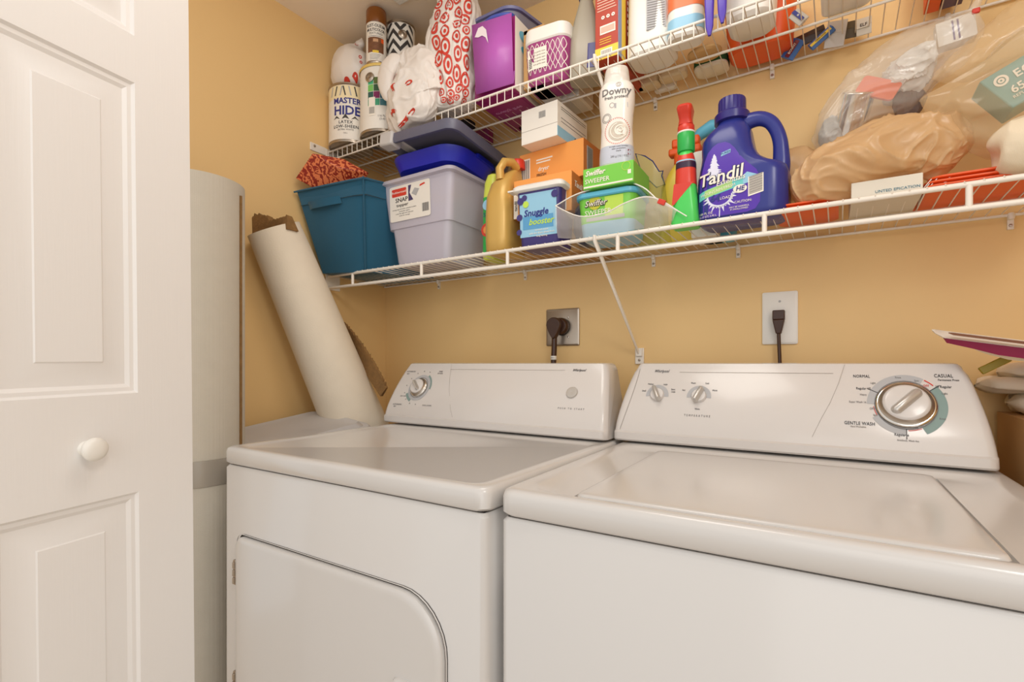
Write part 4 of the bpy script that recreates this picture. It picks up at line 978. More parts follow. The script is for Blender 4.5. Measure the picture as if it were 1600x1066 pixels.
# red and green sprayer bottle
e = thing('spray_bottle', (wx(1072, 1.205), 1.205, ZB), math.radians(4), 'green and red spray bottle with red trigger head left of the dark blue jug', 'spray bottle')
mb = MB(); w_ = .056; GS = mat('spring_green_plastic', (76, 206, 92), .3)
mb.rloft([(0, w_, .052, .012), (.006, w_+.006, .058, .014), (.05, w_-.002, .054, .016), (.10, w_-.010, .050, .018), (.155, w_-.014, .046, .018), (.172, w_-.020, .040, .017), (.183, .030, .030, .014), (.186, .026, .026, .012)], GS, 7); mb.build('bottle_body', e, ang=50)
q = MB(); q.rloft([(.100, w_-.0092, .0508, .0185), (.155, w_-.0132, .0468, .0185), (.171, w_-.019, .041, .0175), (.178, .033, .034, .0152)], REDC, 7, False, False)
q.add([(-.0265, -.0282, .052), (-.022, -.0265, .052), (.019, -.0258, .100), (.019, -.0258, .102), (-.0225, -.0258, .102)], [(0, 1, 2, 3, 4)], REDC)
q.rloft([(.140, w_-.0118, .0485, .0185), (.155, w_-.0125, .0475, .0185)], mat('dark_purple_print', (52, 26, 56), .4), 7, False, False); q.rloft([(.156, w_-.0125, .0475, .0185), (.1595, w_-.0135, .0465, .0185)], SKYT, 7, False, False)
q.build('body_label', e, ang=50)
q = MB(); q.lathe([(.0185, .184), (.0195, .186), (.0195, .228), (.0180, .232)], GREEN2, 28); q.lathe([(.0195, .229), (.0200, .230), (.0200, .2325)], WHITE, 28); q.build('collar', e)
q = MB(); q.lathe([(.0185, .233), (.0190, .236), (.0185, .247), (.0165, .250)], REDC, 28)
q.rloft([(.249, .032, .034, .010), (.262, .028, .034, .010, 0, -.002), (.272, .030, .044, .010, 0, -.006), (.284, .034, .052, .012, 0, -.008), (.290, .032, .048, .012, 0, -.007), (.292, .022, .036, .008, 0, -.006)], REDC, 6); q.build('trigger_head', e, ang=50); e.scale = (1, 1, .95)
# pale box and blue sprayer behind the blue jug
mb = MB(); mb.box(-.03, .03, 0, .10, 0, .215, WPAPER); o = mb.build('paper_box', bevel=.002); o.location = (wx(1098, 1.30), 1.31, ZB); tag(o, 'narrow pale box standing between the yellow bottle and the dark blue jug', 'box')
e = thing('spray_bottle', (wx(1125, 1.385), 1.385, ZB), 0, 'sky blue spray bottle whose nozzle shows behind the dark blue jug', 'spray bottle')
mb = MB(); mb.rloft([(0, .08, .05, .02), (.16, .08, .05, .02), (.24, .03, .03, .013)], SKY, 6); mb.build('bottle_body', e)
q = MB(); q.tube([(.02, 0, .30), (-.02, 0, .300), (-.050, 0, .288), (-.062, 0, .272)], [.016, .018, .015, .010], SKY, 12); q.box(-.014, .014, -.014, .014, .235, .30, SKY); q.build('trigger_head', e, bevel=.004)

# deep blue detergent jug
e = thing('detergent_jug', (wx(1160, 1.245), 1.245, ZB), math.radians(-2), 'large deep blue detergent jug with looped handle and screw cap', 'detergent bottle')
def js(z, xl, xr, d, r): return (z, xr-xl, d, r, (xl+xr)/2, 0)
JX = 1.0
mb = MB(); mb.rloft([js(0, -.080, .082, .098, .030), js(.006, -.089, .092, .112, .034), (js(.02, -.092, .095, .116, .036)), js(.095, -.091, .095, .116, .036), js(.108, -.090, .092, .115, .036), js(.116, -.088, .082, .113, .035), js(.124, -.087, .062, .111, .034),
    js(.138, -.084, .042, .108, .033), js(.155, -.082, .031, .105, .033), js(.175, -.083, .025, .102, .032), js(.192, -.082, .022, .097, .032), js(.207, -.075, .020, .088, .034), js(.219, -.065, .016, .076, .034), js(.228, -.054, .010, .062, .028), js(.236, -.052, .008, .058, .028)], NAVY, 8)
mb.build('jug_body', e, ang=60)
q = MB(); hp = [(-.012, 0, .222), (.012, 0, .230), (.036, 0, .230), (.056, 0, .218), (.069, 0, .196), (.076, 0, .170), (.078, 0, .142), (.078, 0, .118), (.074, 0, .095)]
Q = []
for i in range(len(hp)-1):
    for t in (0, .25, .5, .75):
        g = lambda k: Vector(hp[min(max(k, 0), len(hp)-1)]); a, b_, c_, d_ = g(i-1), g(i), g(i+1), g(i+2)
        Q.append(.5*((2*b_)+(c_-a)*t+(2*a-5*b_+4*c_-d_)*t*t+(3*b_-a-3*c_+d_)*t**3))
q.tube(Q, [.0165-.005*math.sin(min(1, k/len(Q))*PI) for k in range(len(Q))], NAVY, 16, flat=1.25); q.build('handle', e, ang=70)
q = MB(); q.M = T(-.022, 0, .234); q.lathe([(.034, 0), (.0375, .002), (.0375, .018), (.034, .022), (.031, .0225)], NAVYC, 40)
n_ = 48; q.loft([[((r_-(.0009 if k % 2 else 0))*math.cos(2*PI*k/n_), (r_-(.0009 if k % 2 else 0))*math.sin(2*PI*k/n_), z) for k in range(n_)] for r_, z in ((.030, .022), (.0295, .050), (.028, .0545), (.024, .056))], NAVYC); q.build('cap', e, ang=30)
q = MB()
def jf(x, z):
    d = .115/2 if z < .11 else .0575-(z-.11)*.105 if z < .19 else .049
    xl, xr = -.092, (.095 if z < .108 else .095-(z-.108)*1.9 if z < .140 else .030); rc = .036
    dx_ = max(0, abs(x-(xl+xr)/2)-((xr-xl)/2-rc)); dx_ = min(dx_, rc*.96)
    return Vector((x, -(d-rc+math.sqrt(rc*rc-dx_*dx_)), z))
def jpoly(pts, m, o=.0008, n=1):
    q.add([jf(x, z)+Vector((0, -o, 0)) for x, z in pts], [tuple(range(len(pts)))], m)
def jstrip(L, Rr, m, o=.0008, n=10):
    """fill between two edges, sampled across so that it follows the body"""
    vs = []; 
    for (x0, z0), (x1, z1) in zip(L, Rr):
        for k in range(n+1): t = k/n; vs.append(jf(x0+(x1-x0)*t, z0+(z1-z0)*t)+Vector((0, -o, 0)))
    q.add(vs, [(i*(n+1)+k, i*(n+1)+k+1, (i+1)*(n+1)+k+1, (i+1)*(n+1)+k) for i in range(len(L)-1) for k in range(n)], m)
VL = mat('violet_label', (84, 48, 170), .3)
prof = [(.012, -.078, .020), (.016, -.083, .036), (.03, -.084, .045), (.05, -.083, .046), (.08, -.080, .046), (.10, -.078, .038), (.12, -.074, .020), (.14, -.069, .004), (.158, -.062, -.006), (.170, -.052, -.016), (.176, -.042, -.026)]
jstrip([(a, z) for z, a, b_ in prof], [(b_, z) for z, a, b_ in prof], VL, .0007)
jstrip([(-.082, .052), (-.082, .070)], [(.012, .072), (.012, .092)], mat('aqua_print', (110, 204, 200), .35), .0012)
jstrip([(-.068, .056), (-.068, .072)], [(-.01, .070), (-.01, .086)], LIME if False else mat('pale_green_print', (170, 214, 130), .4), .0015)
jstrip([(.012, .072), (.012, .092)], [(.052, .083), (.020, .098)], SKYT, .0012, 4)
STW = mat('splash_white_print', (226, 226, 244), .4)
for k in range(26):                                            # the splash: a jagged crown and spikes
    t = k/25; zc = .095+.055*t; wd_ = .026*(1-t)**.8+.002
    x0 = -.048-wd_*(.7+.6*random.random())*.6; x1 = -.048+wd_*(.7+.6*random.random())*.6
    jstrip([(x0, zc), (-.048+(x0+.048)*.8, zc+.0024)], [(x1, zc), (-.048+(x1+.048)*.8, zc+.0024)], STW, .0010, 2)
for k in range(15):
    a = PI+PI*k/14; r0_, r1_ = .026, .031+.005*(k % 3)
    x0, z0 = -.036+r0_*math.cos(a), .058+r0_*.95*math.sin(a); x1, z1 = -.036+r1_*math.cos(a), .058+r1_*.95*math.sin(a)
    jpoly([(x0-.003*math.sin(a), z0+.003*math.cos(a)), (x0+.003*math.sin(a), z0-.003*math.cos(a)), (x1, z1)], STW, .0011)
jstrip([(-.036+.028*math.cos(PI+PI*k/14), .058+.027*math.sin(PI+PI*k/14)) for k in range(15)], [(-.036+.024*math.cos(PI+PI*k/14), .058+.022*math.sin(PI+PI*k/14)) for k in range(15)], STW, .0011, 1)
jstrip([(-.0375, .010), (-.0365, .034)], [(-.0355, .010), (-.0345, .034)], STW, .0011, 1)
J = lambda o: (lambda X, Z, y: jf(X, Z)+Vector((0, -o+y, 0)))
q.text('Tandil', .027, mat('dark_navy_print', (24, 24, 74), .4), (-.036, 0, .098), fn=J(.0016), bold=.075, shear=.2, rot=.10, spacing=.98)
q.text('Tandil', .027, STR, (-.036, 0, .0985), fn=J(.0024), bold=.02, shear=.2, rot=.10, spacing=1.0)
q.text('Essentials', .011, STR, (-.014, 0, .080+.006), fn=J(.0026), shear=.3, rot=.13, bold=.01)
q.text('MOUNTAIN FRESH', .0062, STR, (-.040, 0, .069), fn=J(.0020), rot=.19)
q.text('64', .015, BLUEPR, (-.046, 0, .052), fn=J(.0016), bold=.03, shear=.15); q.text('LOADS', .006, STR, (-.022, 0, .050), fn=J(.0016))
q.text('HE', .010, BLUEPR, (.006, 0, .064), fn=J(.0030), bold=.02, shear=.2)
vs = [jf(.006+.014*math.cos(2*PI*k/20), .064+.009*math.sin(2*PI*k/20))+Vector((0, -.0022, 0)) for k in range(20)]; q.add(vs, [tuple(range(20))], STR)
q.text('100 FL OZ', .0048, STR, (-.066, 0, .022), fn=J(.0014)); q.text('(3.12 QT) 2.95 L', .0040, STR, (-.062, 0, .015), fn=J(.0014)); q.text('CAUTION:', .0052, STR, (.012, 0, .036), fn=J(.0014)); q.text('MAY BE HARMFUL', .0035, STR, (.004, 0, .026), fn=J(.0014)); q.text('IF SWALLOWED', .0035, STR, (.004, 0, .021), fn=J(.0014))
jstrip([(-.034, .144), (-.034, .152)], [(-.014, .149), (-.014, .157)], SKYT, .0012, 2); q.text('PUREX', .0048, BLUEPR, (-.024, 0, .1505), fn=J(.0018), rot=.2)
jstrip([(.022, .044), (.022, .086)], [(.052, .050), (.052, .090)], STR, .0014, 3)
for k in range(15): z = .048+k*.0026; jstrip([(.024, z), (.024, z+.0012+.0004*(k % 2))], [(.050, z+.005), (.050, z+.0062+.0004*(k % 2))], GREYPR, .0018, 2)
q.build('printed_label', e)

# things lying on the deck at the right, seen from below through the wires
folded('orange_cloth', (wx(1262, 1.29), 1.27, ZB+.001), .115, .13, .022, ORNG, 'bright orange folded cloth on the lower shelf wires under the brown bag', 'cloth', 3)
folded('orange_cloth', ((wx(1470, 1.29)+wx(1640, 1.29))/2, 1.29, ZB+.001), .215, .19, .030, ORNG, 'bright orange folded cloth at the right end of the lower shelf, rightmost of two', 'cloth', 4)
mb = MB()
for k in range(9):
    mb.M = T(-.03+k*.008, 0, .012) @ R(.5+.03*k, 'Y') @ R(.1*math.sin(k*2)); mb.box(-.0006, .0006, -.06, .06, -.011, .012, WPAPER)
e = mb.build('paper_bundle'); e.location = (wx(1432, 1.27), 1.26, ZB+.002); tag(e, 'loose bundle of white paper sheets between the two orange cloths', 'papers')
e = carton('flat_box', (wx(1330, 1.195), 1.190, ZB), math.radians(1), .110, .15, .038, mat('pale_grey_card', (222, 214, 198), .5), 'flat pale box with blue lettering under the brown plastic bag')
q = MB(); q.text('UNTED EPICATION', .0050, mat('blue_green_print', (70, 120, 140), .5), (.072, -.0006, .014), sx=1.1); q.build('carton_print', e)

def sp(pts, Y): return [(*at(x, y, yy if yy else Y), a, b_) for x, y, yy, a, b_ in pts]
def rel(pts, o): return [(x-o[0], y-o[1], z-o[2], a, b_) for x, y, z, a, b_ in pts]
# brown plastic bag in front
pts = sp([(1236, 305, 1.240, .0, .0), (1243, 302, 1.240, .040, .032), (1275, 288, 1.240, .062, .052), (1330, 260, 1.24, .070, .060), (1385, 237, 1.245, .070, .064), (1440, 231, 1.25, .066, .060), (1485, 234, 1.25, .055, .055), (1506, 238, 1.25, .030, .030), (1511, 240, 1.25, .0, .0)], 1.24)
o0 = (pts[4][0], pts[4][1], ZB)
e = thing('plastic_bag', o0, 0, 'crumpled tan plastic bag stretched over the flat pale box, right of the blue jug', 'plastic bag')
mb = MB(); spine(mb, rel(pts, o0), BAGT, 150, 170, .018, 16, 2, stretch=.45); mb.build('bag_film', e, ang=180)
mb = MB(); pts = sp([(1230, 290, 1.37, .0, .0), (1233, 290, 1.36, .05, .045), (1250, 272, 1.36, .05, .065), (1275, 262, 1.36, .045, .050), (1298, 252, 1.36, .02, .012), (1306, 247, 1.36, .012, .009), (1310, 244, 1.36, .0, .0)], 1.36)
o0 = (pts[2][0], pts[2][1], ZB); e = thing('plastic_bag', o0, 0, 'small knotted tan plastic bag behind the handle of the blue jug', 'plastic bag')
spine(mb, rel(pts, o0), BAGT, 48, 48, .008, 22, 5, stretch=.4); mb.build('bag_film', e, ang=180)
# clear bag with odds and ends, leaning up against the wall
pts = sp([(1283, 245, 1.34, .0, .0), (1290, 232, 1.34, .045, .025), (1306, 205, 1.34, .060, .048), (1340, 165, 1.34, .062, .066), (1385, 132, 1.34, .062, .074), (1428, 100, 1.34, .058, .072), (1472, 72, 1.33, .050, .058), (1504, 42, 1.32, .036, .038), (1518, 20, 1.32, .012, .012), (1528, 3, 1.32, .008, .006), (1536, -8, 1.32, .012, .004), (1540, -14, 1.32, 0, 0)], 1.34)
o0 = (pts[4][0], pts[4][1], ZB); e = thing('plastic_bag', o0, 0, 'clear wrinkled plastic bag of odds and ends leaning against the wall above the tan bag', 'plastic bag')
mb = MB(); spine(mb, rel(pts, o0), CLEARF, 120, 140, .012, 16, 8, stretch=.4); mb.build('bag_film', e, ang=180)
q = MB(); p_ = at(1525, 17, 1.30)-e.location; q.M = T(*p_); q.box(-.006, .006, -.003, .003, -.005, .005, REDC); q.build('red_tag', e, bevel=.002)
def inside(name, px, py, Y, fn, label, cat, rot=(0, 0, 0)):
    mb = MB(); fn(mb); o = mb.build(name, bevel=.001); o.location = at(px, py, Y); o.rotation_euler = rot; tag(o, label, cat); return o
inside('metal_can', 1333, 178, 1.36, lambda m: (m.lathe([(.030, -.045), (.033, -.043), (.032, -.040), (.032, .040), (.033, .043), (.030, .045)], CHROME, 32)), 'shiny silver can inside the lower part of the clear bag', 'can', (.5, .25, 0))
inside('red_packet', 1372, 138, 1.335, lambda m: m.rloft([(-.003, .075, .045, .008), (.003, .075, .045, .008)], mat('coral_packet', (236, 110, 70), .35), 4), 'coral red packet inside the middle of the clear bag', 'packet', (1.3, .5, 0))
def crump(m, r=.035, mm=None, seed=1):
    spine(m, [(0, 0, -r*1.3, 0, 0), (0, 0, -r*1.0, r*.4, r*.2), (0, 0, 0, r*.8, r*.45), (0, 0, r*1.0, r*.5, r*.2), (0, 0, r*1.4, 0, 0)], mm or WPAPER, 80, 70, r*.5, 28, seed, up=(0, 1, 0))
CRW = mat('crumpled_white_film', (230, 224, 214), .3, bump=(60, 1, 'wrinkle'))
inside('crumpled_wrap', 1418, 118, 1.35, lambda m: crump(m, .050, CRW, 4), 'crumpled white wrapping in the upper half of the clear bag', 'wrapping', (.6, .8, 0))
inside('crumpled_wrap', 1300, 215, 1.36, lambda m: crump(m, .036, mat('crumpled_grey_film', (160, 156, 150), .3, bump=(60, 1, 'wrinkle')), 7), 'crumpled grey wrapping at the bottom tip of the clear bag', 'wrapping')
inside('dark_pouch', 1418, 158, 1.36, lambda m: crump(m, .036, mat('brown_grey_cloth', (110, 92, 84), .7), 9), 'dark brown-grey pouch at the lower right inside the clear bag', 'pouch')
inside('white_carton', 1492, 52, 1.345, lambda m: (m.box(-.03, .03, -.015, .015, -.024, .024, WPAPER), m.box(-.006, -.003, -.0156, -.015, -.02, .02, mat('violet_stripe_print', (90, 50, 120), .5)), m.box(.002, .005, -.0156, -.015, -.02, .02, mat('violet_stripe_print', (90, 50, 120), .5))), 'small white carton with two violet stripes near the top of the clear bag', 'carton', (0, -.1, 0))
# translucent tan bag at the right edge with a light bulb carton and an ivory cloth
pts = sp([(1436, 158, 1.22, .0, .0), (1446, 157, 1.22, .012, .012), (1485, 160, 1.225, .045, .045), (1540, 160, 1.23, .075, .090), (1610, 150, 1.24, .085, .122), (1690, 140, 1.25, .085, .130), (1760, 135, 1.26, .06, .09), (1800, 130, 1.26, .0, .0)], 1.24)
o0 = (pts[4][0], pts[4][1], ZB); e = thing('plastic_bag', o0, 0, 'large translucent tan plastic bag holding a teal carton, right end of lower shelf', 'plastic bag')
mb = MB(); spine(mb, rel(pts, o0), CLEART, 130, 130, .009, 11, 12, stretch=.2, fold=.04, nf=9); mb.build('bag_film', e, ang=180)
# neck of the bag: tan folds rising to the upper right
pts = sp([(1455, 125, 1.27, .0, .0), (1470, 118, 1.27, .015, .016), (1510, 100, 1.27, .03, .034), (1560, 72, 1.27, .04, .052), (1620, 45, 1.27, .045, .070), (1700, 10, 1.27, .045, .08), (1740, 0, 1.27, 0, 0)], 1.27)
q = MB(); spine(q, rel(pts, o0), CLEART, 100, 90, .010, 14, 3, stretch=.3); q.build('bag_neck', e, ang=180)
TG = mat('sea_green_card', (70, 150, 150), .5)
bp_ = at(1530, 128, 1.20); e = thing('bulb_carton', bp_, 0, 'teal light bulb carton with white lettering inside the large translucent tan bag', 'carton', rot=(math.radians(0), math.radians(-27), 0))
mb = MB(); mb.hexa([(.012, 0, -.072), (.19, 0, -.062), (.19, .07, -.062), (.012, .07, -.072)], [(0, 0, 0), (.20, 0, 0), (.20, .07, 0), (0, .07, 0)], TG); mb.build('carton', e, bevel=.002)
q = MB(); q.text('ECOSMART', .0135, STR, (.092, -.0015, -.022), bold=.03, spacing=1.1); q.text('65w', .0135, STR, (.040, -.0015, -.044), bold=.02); q.text('REPLACEMENT', .0052, STR, (.045, -.0015, -.056)); q.text('dimmable', .004, STR, (.048, -.0015, -.064))
q.disc((.022, -.0012, -.019), .010, STR, r0=.0062); q.disc((.022, -.0012, -.019), .0045, STR, r0=.0015); q.build('carton_print', e)
mb = MB(); pts = sp([(1552, 232, 1.20, .0, .0), (1556, 230, 1.20, .035, .032), (1575, 228, 1.20, .05, .046), (1620, 222, 1.20, .055, .052), (1690, 210, 1.20, .055, .052), (1760, 205, 1.20, .0, .0)], 1.2)
o0 = (pts[3][0], 1.22, ZB); e = thing('ivory_cloth', o0, 0, 'thick ivory rolled cloth at the right end of the lower shelf', 'cloth')
pr = [(x, y, z-.004, a, b_) for x, y, z, a, b_ in rel(pts, o0)]; spine(mb, pr, CLOTH, 64, 40, .004, 14, 4); mb.build('cloth_body', e, ang=180)

# ------------------------------------------------------------------ upper shelf, left to right
def can(name, loc, r, h, label, rz=0, cat='paint can', body=WPAPER):
    e = thing(name, loc, rz, label, cat)
    mb = MB(); mb.lathe([(r-.006, .004), (r-.003, 0), (r, .001), (r, .005), (r-.002, .007), (r-.002, h-.006), (r+.0005, h-.004), (r+.0005, h)], STEEL, 48, False, False); mb.lathe([(r-.004, .004), (0, .0045)], STEEL, 48, False, False)
    mb.build('can_body', e, ang=40)
    q = MB(); q.lathe([(r+.0005, h), (r-.003, h+.0005), (r-.008, h-.004), (r-.012, h-.003), (0, h-.002)], STEEL, 48, False, False); q.build('lid', e, ang=30)
    q = MB(); q.lathe([(r-.0012, .010), (r-.0012, h-.009)], body, 48, False, False); return e, q
def cp(q, r, a0, a1, z0, z1, m, o=.0, n=6, sk=0):
    """printed patch on a can between two angles (0 = local -y, positive to the right)"""
    vs = []
    for k in range(n+1):
        a = a0+(a1-a0)*k/n
        for z, s in ((z0, 0), (z1, sk)): vs.append(((r+o)*math.sin(a+s), -(r+o)*math.cos(a+s), z))
    q.add(vs, [(2*k, 2*k+2, 2*k+3, 2*k+1) for k in range(n)], m)
CREAMP = mat('cream_print', (242, 226, 184), .5); GRID = mat('black_stripe_print', (58, 54, 52), .5)
fa = math.radians(50)                                            # turn print towards the camera side
r = .077
e, q = can('paint_can', (-1.470, 1.212, ZT), r, .205, 'white gallon paint can with big blue lettering beside the left wall on the upper shelf', math.radians(36))
q.lathe([(r-.0008, .150), (r-.0008, .195)], CREAMP, 48, False, False)
q.text('MASTER', .019, BLUEPR, (.004, -(r-.0004), .141), wrap=r, bold=.035); q.text('HIDE', .030, BLUEPR, (.004, -(r-.0004), .107), wrap=r, bold=.035)
q.text('LATEX', .0105, BLACKPR, (.0, -(r-.0004), .068), wrap=r, bold=.01, spacing=1.15); q.text('LOW-SHEEN', .0105, BLACKPR, (.0, -(r-.0004), .053), wrap=r, bold=.01, spacing=1.1)
q.text('EXTRA WHITE', .0055, GREYPR, (0, -(r-.0004), .042), wrap=r, spacing=1.1); q.text('3.66 L', .004, GREYPR, (0, -(r-.0004), .030), wrap=r)
for k in range(7):
    a = -.75+k*.25; z = .160
    cp(q, r-.0004, a-.03, a+.03, z, .192, GRID if k % 2 else LGREY, .0002, 2, sk=.10*(1 if k < 3 else -1))
for a in (-.42, 0, .42): q.add([((r)*math.sin(a+s), -(r)*math.cos(a+s), z) for s, z in ((-.17, .078), (0, .096 if a == 0 else .090), (.17, .078), (0, .083))], [(0, 3, 2, 1)], GRID)
q.build('paper_label', e)
q = MB(); q.M = T(*(Vector((.0, 0, .16)))) ; 
r = .080; zc2 = ZT+.225
e, q = can('paint_can', (-1.313, 1.222, ZT), r, .225, 'gallon paint can with a grid of green, teal and purple colour squares', math.radians(47))
cols = [[(62, 150, 112), (44, 92, 84), (122, 196, 100), (66, 178, 128)], [(60, 160, 120), (130, 30, 90), (52, 92, 60), (92, 110, 52)], [(66, 120, 130), (52, 92, 112), (96, 40, 110), (60, 80, 90)], [(98, 110, 54), (60, 112, 128), (200, 50, 130), (70, 170, 130)], [(120, 190, 110), (70, 100, 110), (52, 140, 108), (30, 70, 90)], [(66, 170, 120), (210, 190, 80), (54, 90, 110), (80, 150, 90)]]
for i, cc in enumerate(cols):
    for j, c in enumerate(cc):
        a = -.70+i*.27; cp(q, r-.0008, a, a+.255, .085+j*.0235, .107+j*.0235, mat('swatch_%d_%d' % (i, j), c, .45), .0, 3)
cp(q, r-.0006, -.66, -.36, .052, .112, STR, .0006, 3)
for k in range(9): cp(q, r, -.63+k*.028, -.63+k*.028+.014, .058, .080, GREYPR, .0004, 1)
q.text('116 FL OZ', .0065, GREYPR, (.0, -(r), .050), wrap=r); q.text('(3.43 L)', .0065, GREYPR, (.0, -(r), .040), wrap=r); q.text('WHITE & PASTEL', .005, GREYPR, (.045, -(r), .030), wrap=r)
q.build('paper_label', e)
q = MB(); q.lathe([(r+.0012, .214), (r+.0024, .2165), (r+.0024, .221), (r+.0012, .2235)], mat('yellow_rim', (228, 196, 110), .4), 48, False, False); q.build('rim_band', e)
q = MB(); q.M = R(-.60) @ T(0, -r, .178) @ R(PI/2, 'X'); q.lathe([(.016, -.002), (.016, .002), (.011, .0045), (.010, .002), (.005, .003), (.004, .006), (0, .0065)], STEEL, 24); q.build('handle_ear', e)
# spray paint can on it
r = .033; p_ = Vector((wx(588, 1.178), 1.178, zc2+.0008))
e = thing('spray_can', p_, math.radians(44), 'spray paint can with brown cap standing on the paint can with coloured squares', 'spray can')
mb = MB(); mb.lathe([(.026, .004), (.031, 0), (.032, .004), (r-.0005, .008), (r-.0005, .138), (.030, .143)], STEEL, 40); mb.build('can_body', e)
q = MB(); q.lathe([(r-.0002, .009), (r-.0002, .137)], WPAPER, 40, False, False)
q.text('RUST-OLEUM', .0095, BLACKPR, (0, -r, .124), wrap=r, bold=.02, sx=.82); q.text('MULTICOLOR', .0088, BLACKPR, (0, -r, .110), wrap=r, bold=.02, sx=.82); q.text('TEXTURED', .0070, GREYPR, (.0, -r, .098), wrap=r, sx=.95)
BRP = mat('brown_photo_print', (130, 84, 54), .5, var=(60, .7)); cp(q, r, -.85, .85, .036, .086, BRP, .0002, 10); cp(q, r, -.25, .25, .070, .080, mat('tan_lamp_print', (206, 160, 120), .5), .0004, 4); cp(q, r, -.3, .3, .034, .042, YEL, .0004, 4); cp(q, r, .55, .85, .070, .084, ORNG, .0004, 3)
cp(q, r, -.8, .8, .089, .0902, BLACKPR, .0002, 8)
for k in range(4): cp(q, r, -.6, .5-.1*k, .028-.005*k, .0292-.005*k, GREYPR, .0002, 6)
q.build('paper_label', e)
q = MB(); BRC = mat('brown_cap_plastic', (128, 72, 18), .3); q.lathe([(.0325, .139), (.0335, .141), (.0330, .184), (.0305, .189), (0, .190)], BRC, 40); q.build('cap', e, ang=45)
# chevron can
r = .050; e, q = can('paint_can', (wx(626, 1.262), 1.262, zc2+.0008), r, .170, 'smaller paint can with black and white chevron pattern behind the spray can', math.radians(44))
for i in range(7):
    z = -.040+i*.034
    for (a0, a1, s0, s1) in ((-1.50, -1.0, 1, 0), (-1.0, -.50, 0, 1), (-.50, .0, 1, 0), (.0, .50, 0, 1), (.50, 1.0, 1, 0)):
        for k in range(6):
            t0, t1 = k/6, (k+1)/6; z0_, z1_ = z+.030*(s0+(s1-s0)*t0), z+.030*(s0+(s1-s0)*t1); b0, b1 = a0+(a1-a0)*t0, a0+(a1-a0)*t1
            cl = lambda v: min(max(v, .011), .160)
            vs = [((r-.0008)*math.sin(a), -(r-.0008)*math.cos(a), cl(zz)) for a, zz in ((b0, z0_), (b1, z1_), (b1, z1_+.016), (b0, z0_+.016))]
            if vs[2][2] > vs[1][2] and vs[3][2] > vs[0][2]: q.add(vs, [(0, 1, 2, 3)], GRID)
q.build('paper_label', e)
q = MB(); q.M = R(.15) @ T(0, -r, .120) @ R(PI/2, 'X'); q.lathe([(.015, -.002), (.015, .002), (.011, .004), (.009, .002), (.004, .003), (0, .005)], STEEL, 24); q.build('handle_ear', e)

RP = mat('red_bag_print', (206, 58, 40), .45)
# knotted bag on the first can
z0 = ZT+.206
pts = [(-1.462, 1.21, z0+.002, .0, .0), (-1.462, 1.21, z0+.006, .055, .045), (-1.46, 1.21, z0+.045, .083, .068), (-1.455, 1.21, z0+.095, .080, .068), (-1.45, 1.212, z0+.135, .055, .050), (-1.438, 1.216, z0+.158, .018, .018), (-1.430, 1.22, z0+.172, .020, .012), (-1.424, 1.22, z0+.188, .0, .0)]
o0 = pts[0][:3]; e = thing('plastic_bag', o0, 0, 'knotted white plastic bag with red print sitting on the blue-lettered paint can', 'plastic bag')
mb = MB(); fn = spine(mb, rel(pts, o0), BAGW, 56, 50, .008, 16, 21, up=(0, 1, 0), stretch=.4)
u_ = .93
def bagprint(mb, fn, L, e=None):
    for (uc, vc, ru, rv, r0, a0, a1, rot) in L:
        k = MB() if e else mb
        patch(k, fn, uc, vc, ru, rv, RP, r0, 18, .0014, a0, a1, rot)
        if e: k.build('printed_mark', e)
mb.build('bag_film', e, ang=180)
def ucam(fn, v):                                              # u at which the bag faces the camera most
    best = None
    for k in range(80):
        p = fn(k/80, v); c = (fn(0, v)+fn(.5, v))*.5; d = (p-c).normalized(); w = (Vector((0, 0, EYE))-(c+e.location)); w.z = 0; s = d.dot(w.normalized())
        if best is None or s > best[0]: best = (s, k/80)
    return best[1]
uc = ucam(fn, .5); q = MB(); bagprint(q, fn, [(uc+.03, .72, .05, .035, .70, PI, 2*PI, 0), (uc-.05, .42, .012, .018, .5, 0, 2*PI, 0), (uc-.055, .37, .010, .014, .5, 0, 2*PI, 0), (uc-.02, .18, .025, .08, 0, 0, PI, .5), (uc+.05, .16, .03, .06, 0, 0, PI, .2)], e)
# low crumpled bag slumped on the rail
pts = sp([(657, 193, 1.150, .0, .0), (656, 188, 1.15, .075, .040), (650, 170, 1.155, .115, .046), (648, 148, 1.155, .112, .046), (646, 128, 1.155, .106, .044), (642, 112, 1.16, .092, .036), (634, 102, 1.16, .064, .028), (624, 97, 1.16, .030, .016), (612, 95, 1.16, 0, 0)], 1.16)
o0 = (pts[2][0], pts[2][1], ZT); e = thing('plastic_bag', o0, 0, 'low crumpled white plastic bag with red marks slumped beside the coloured-squares can', 'plastic bag')
mb = MB(); fn = spine(mb, rel(pts, o0), BAGW, 130, 120, .018, 15, 31, up=(0, 1, 0), stretch=.7); mb.build('bag_film', e, ang=180)
uc = ucam(fn, .4); q = MB(); bagprint(q, fn, [(uc+.02, .40, .020, .024, .5, 0, 5.6, 0), (uc+.125, .60, .018, .060, 0, 0, PI, -.5), (uc+.115, .40, .022, .085, 0, .3, 2.9, .5), (uc+.09, .13, .085, .020, 0, 0, 2*PI, .30), (uc+.135, .24, .030, .030, .3, 0, PI, .2)], e)
q = MB(); pts = sp([(606, 158, 1.135, 0, 0), (604, 150, 1.135, .016, .008), (602, 128, 1.13, .030, .014), (606, 108, 1.13, .034, .016), (618, 96, 1.135, .026, .014), (632, 92, 1.14, 0, 0)], 1.13)
spine(q, rel(pts, o0), BAGW, 50, 40, .008, 16, 13, up=(0, 1, 0), stretch=.5); q.build('bag_handle', e, ang=180)
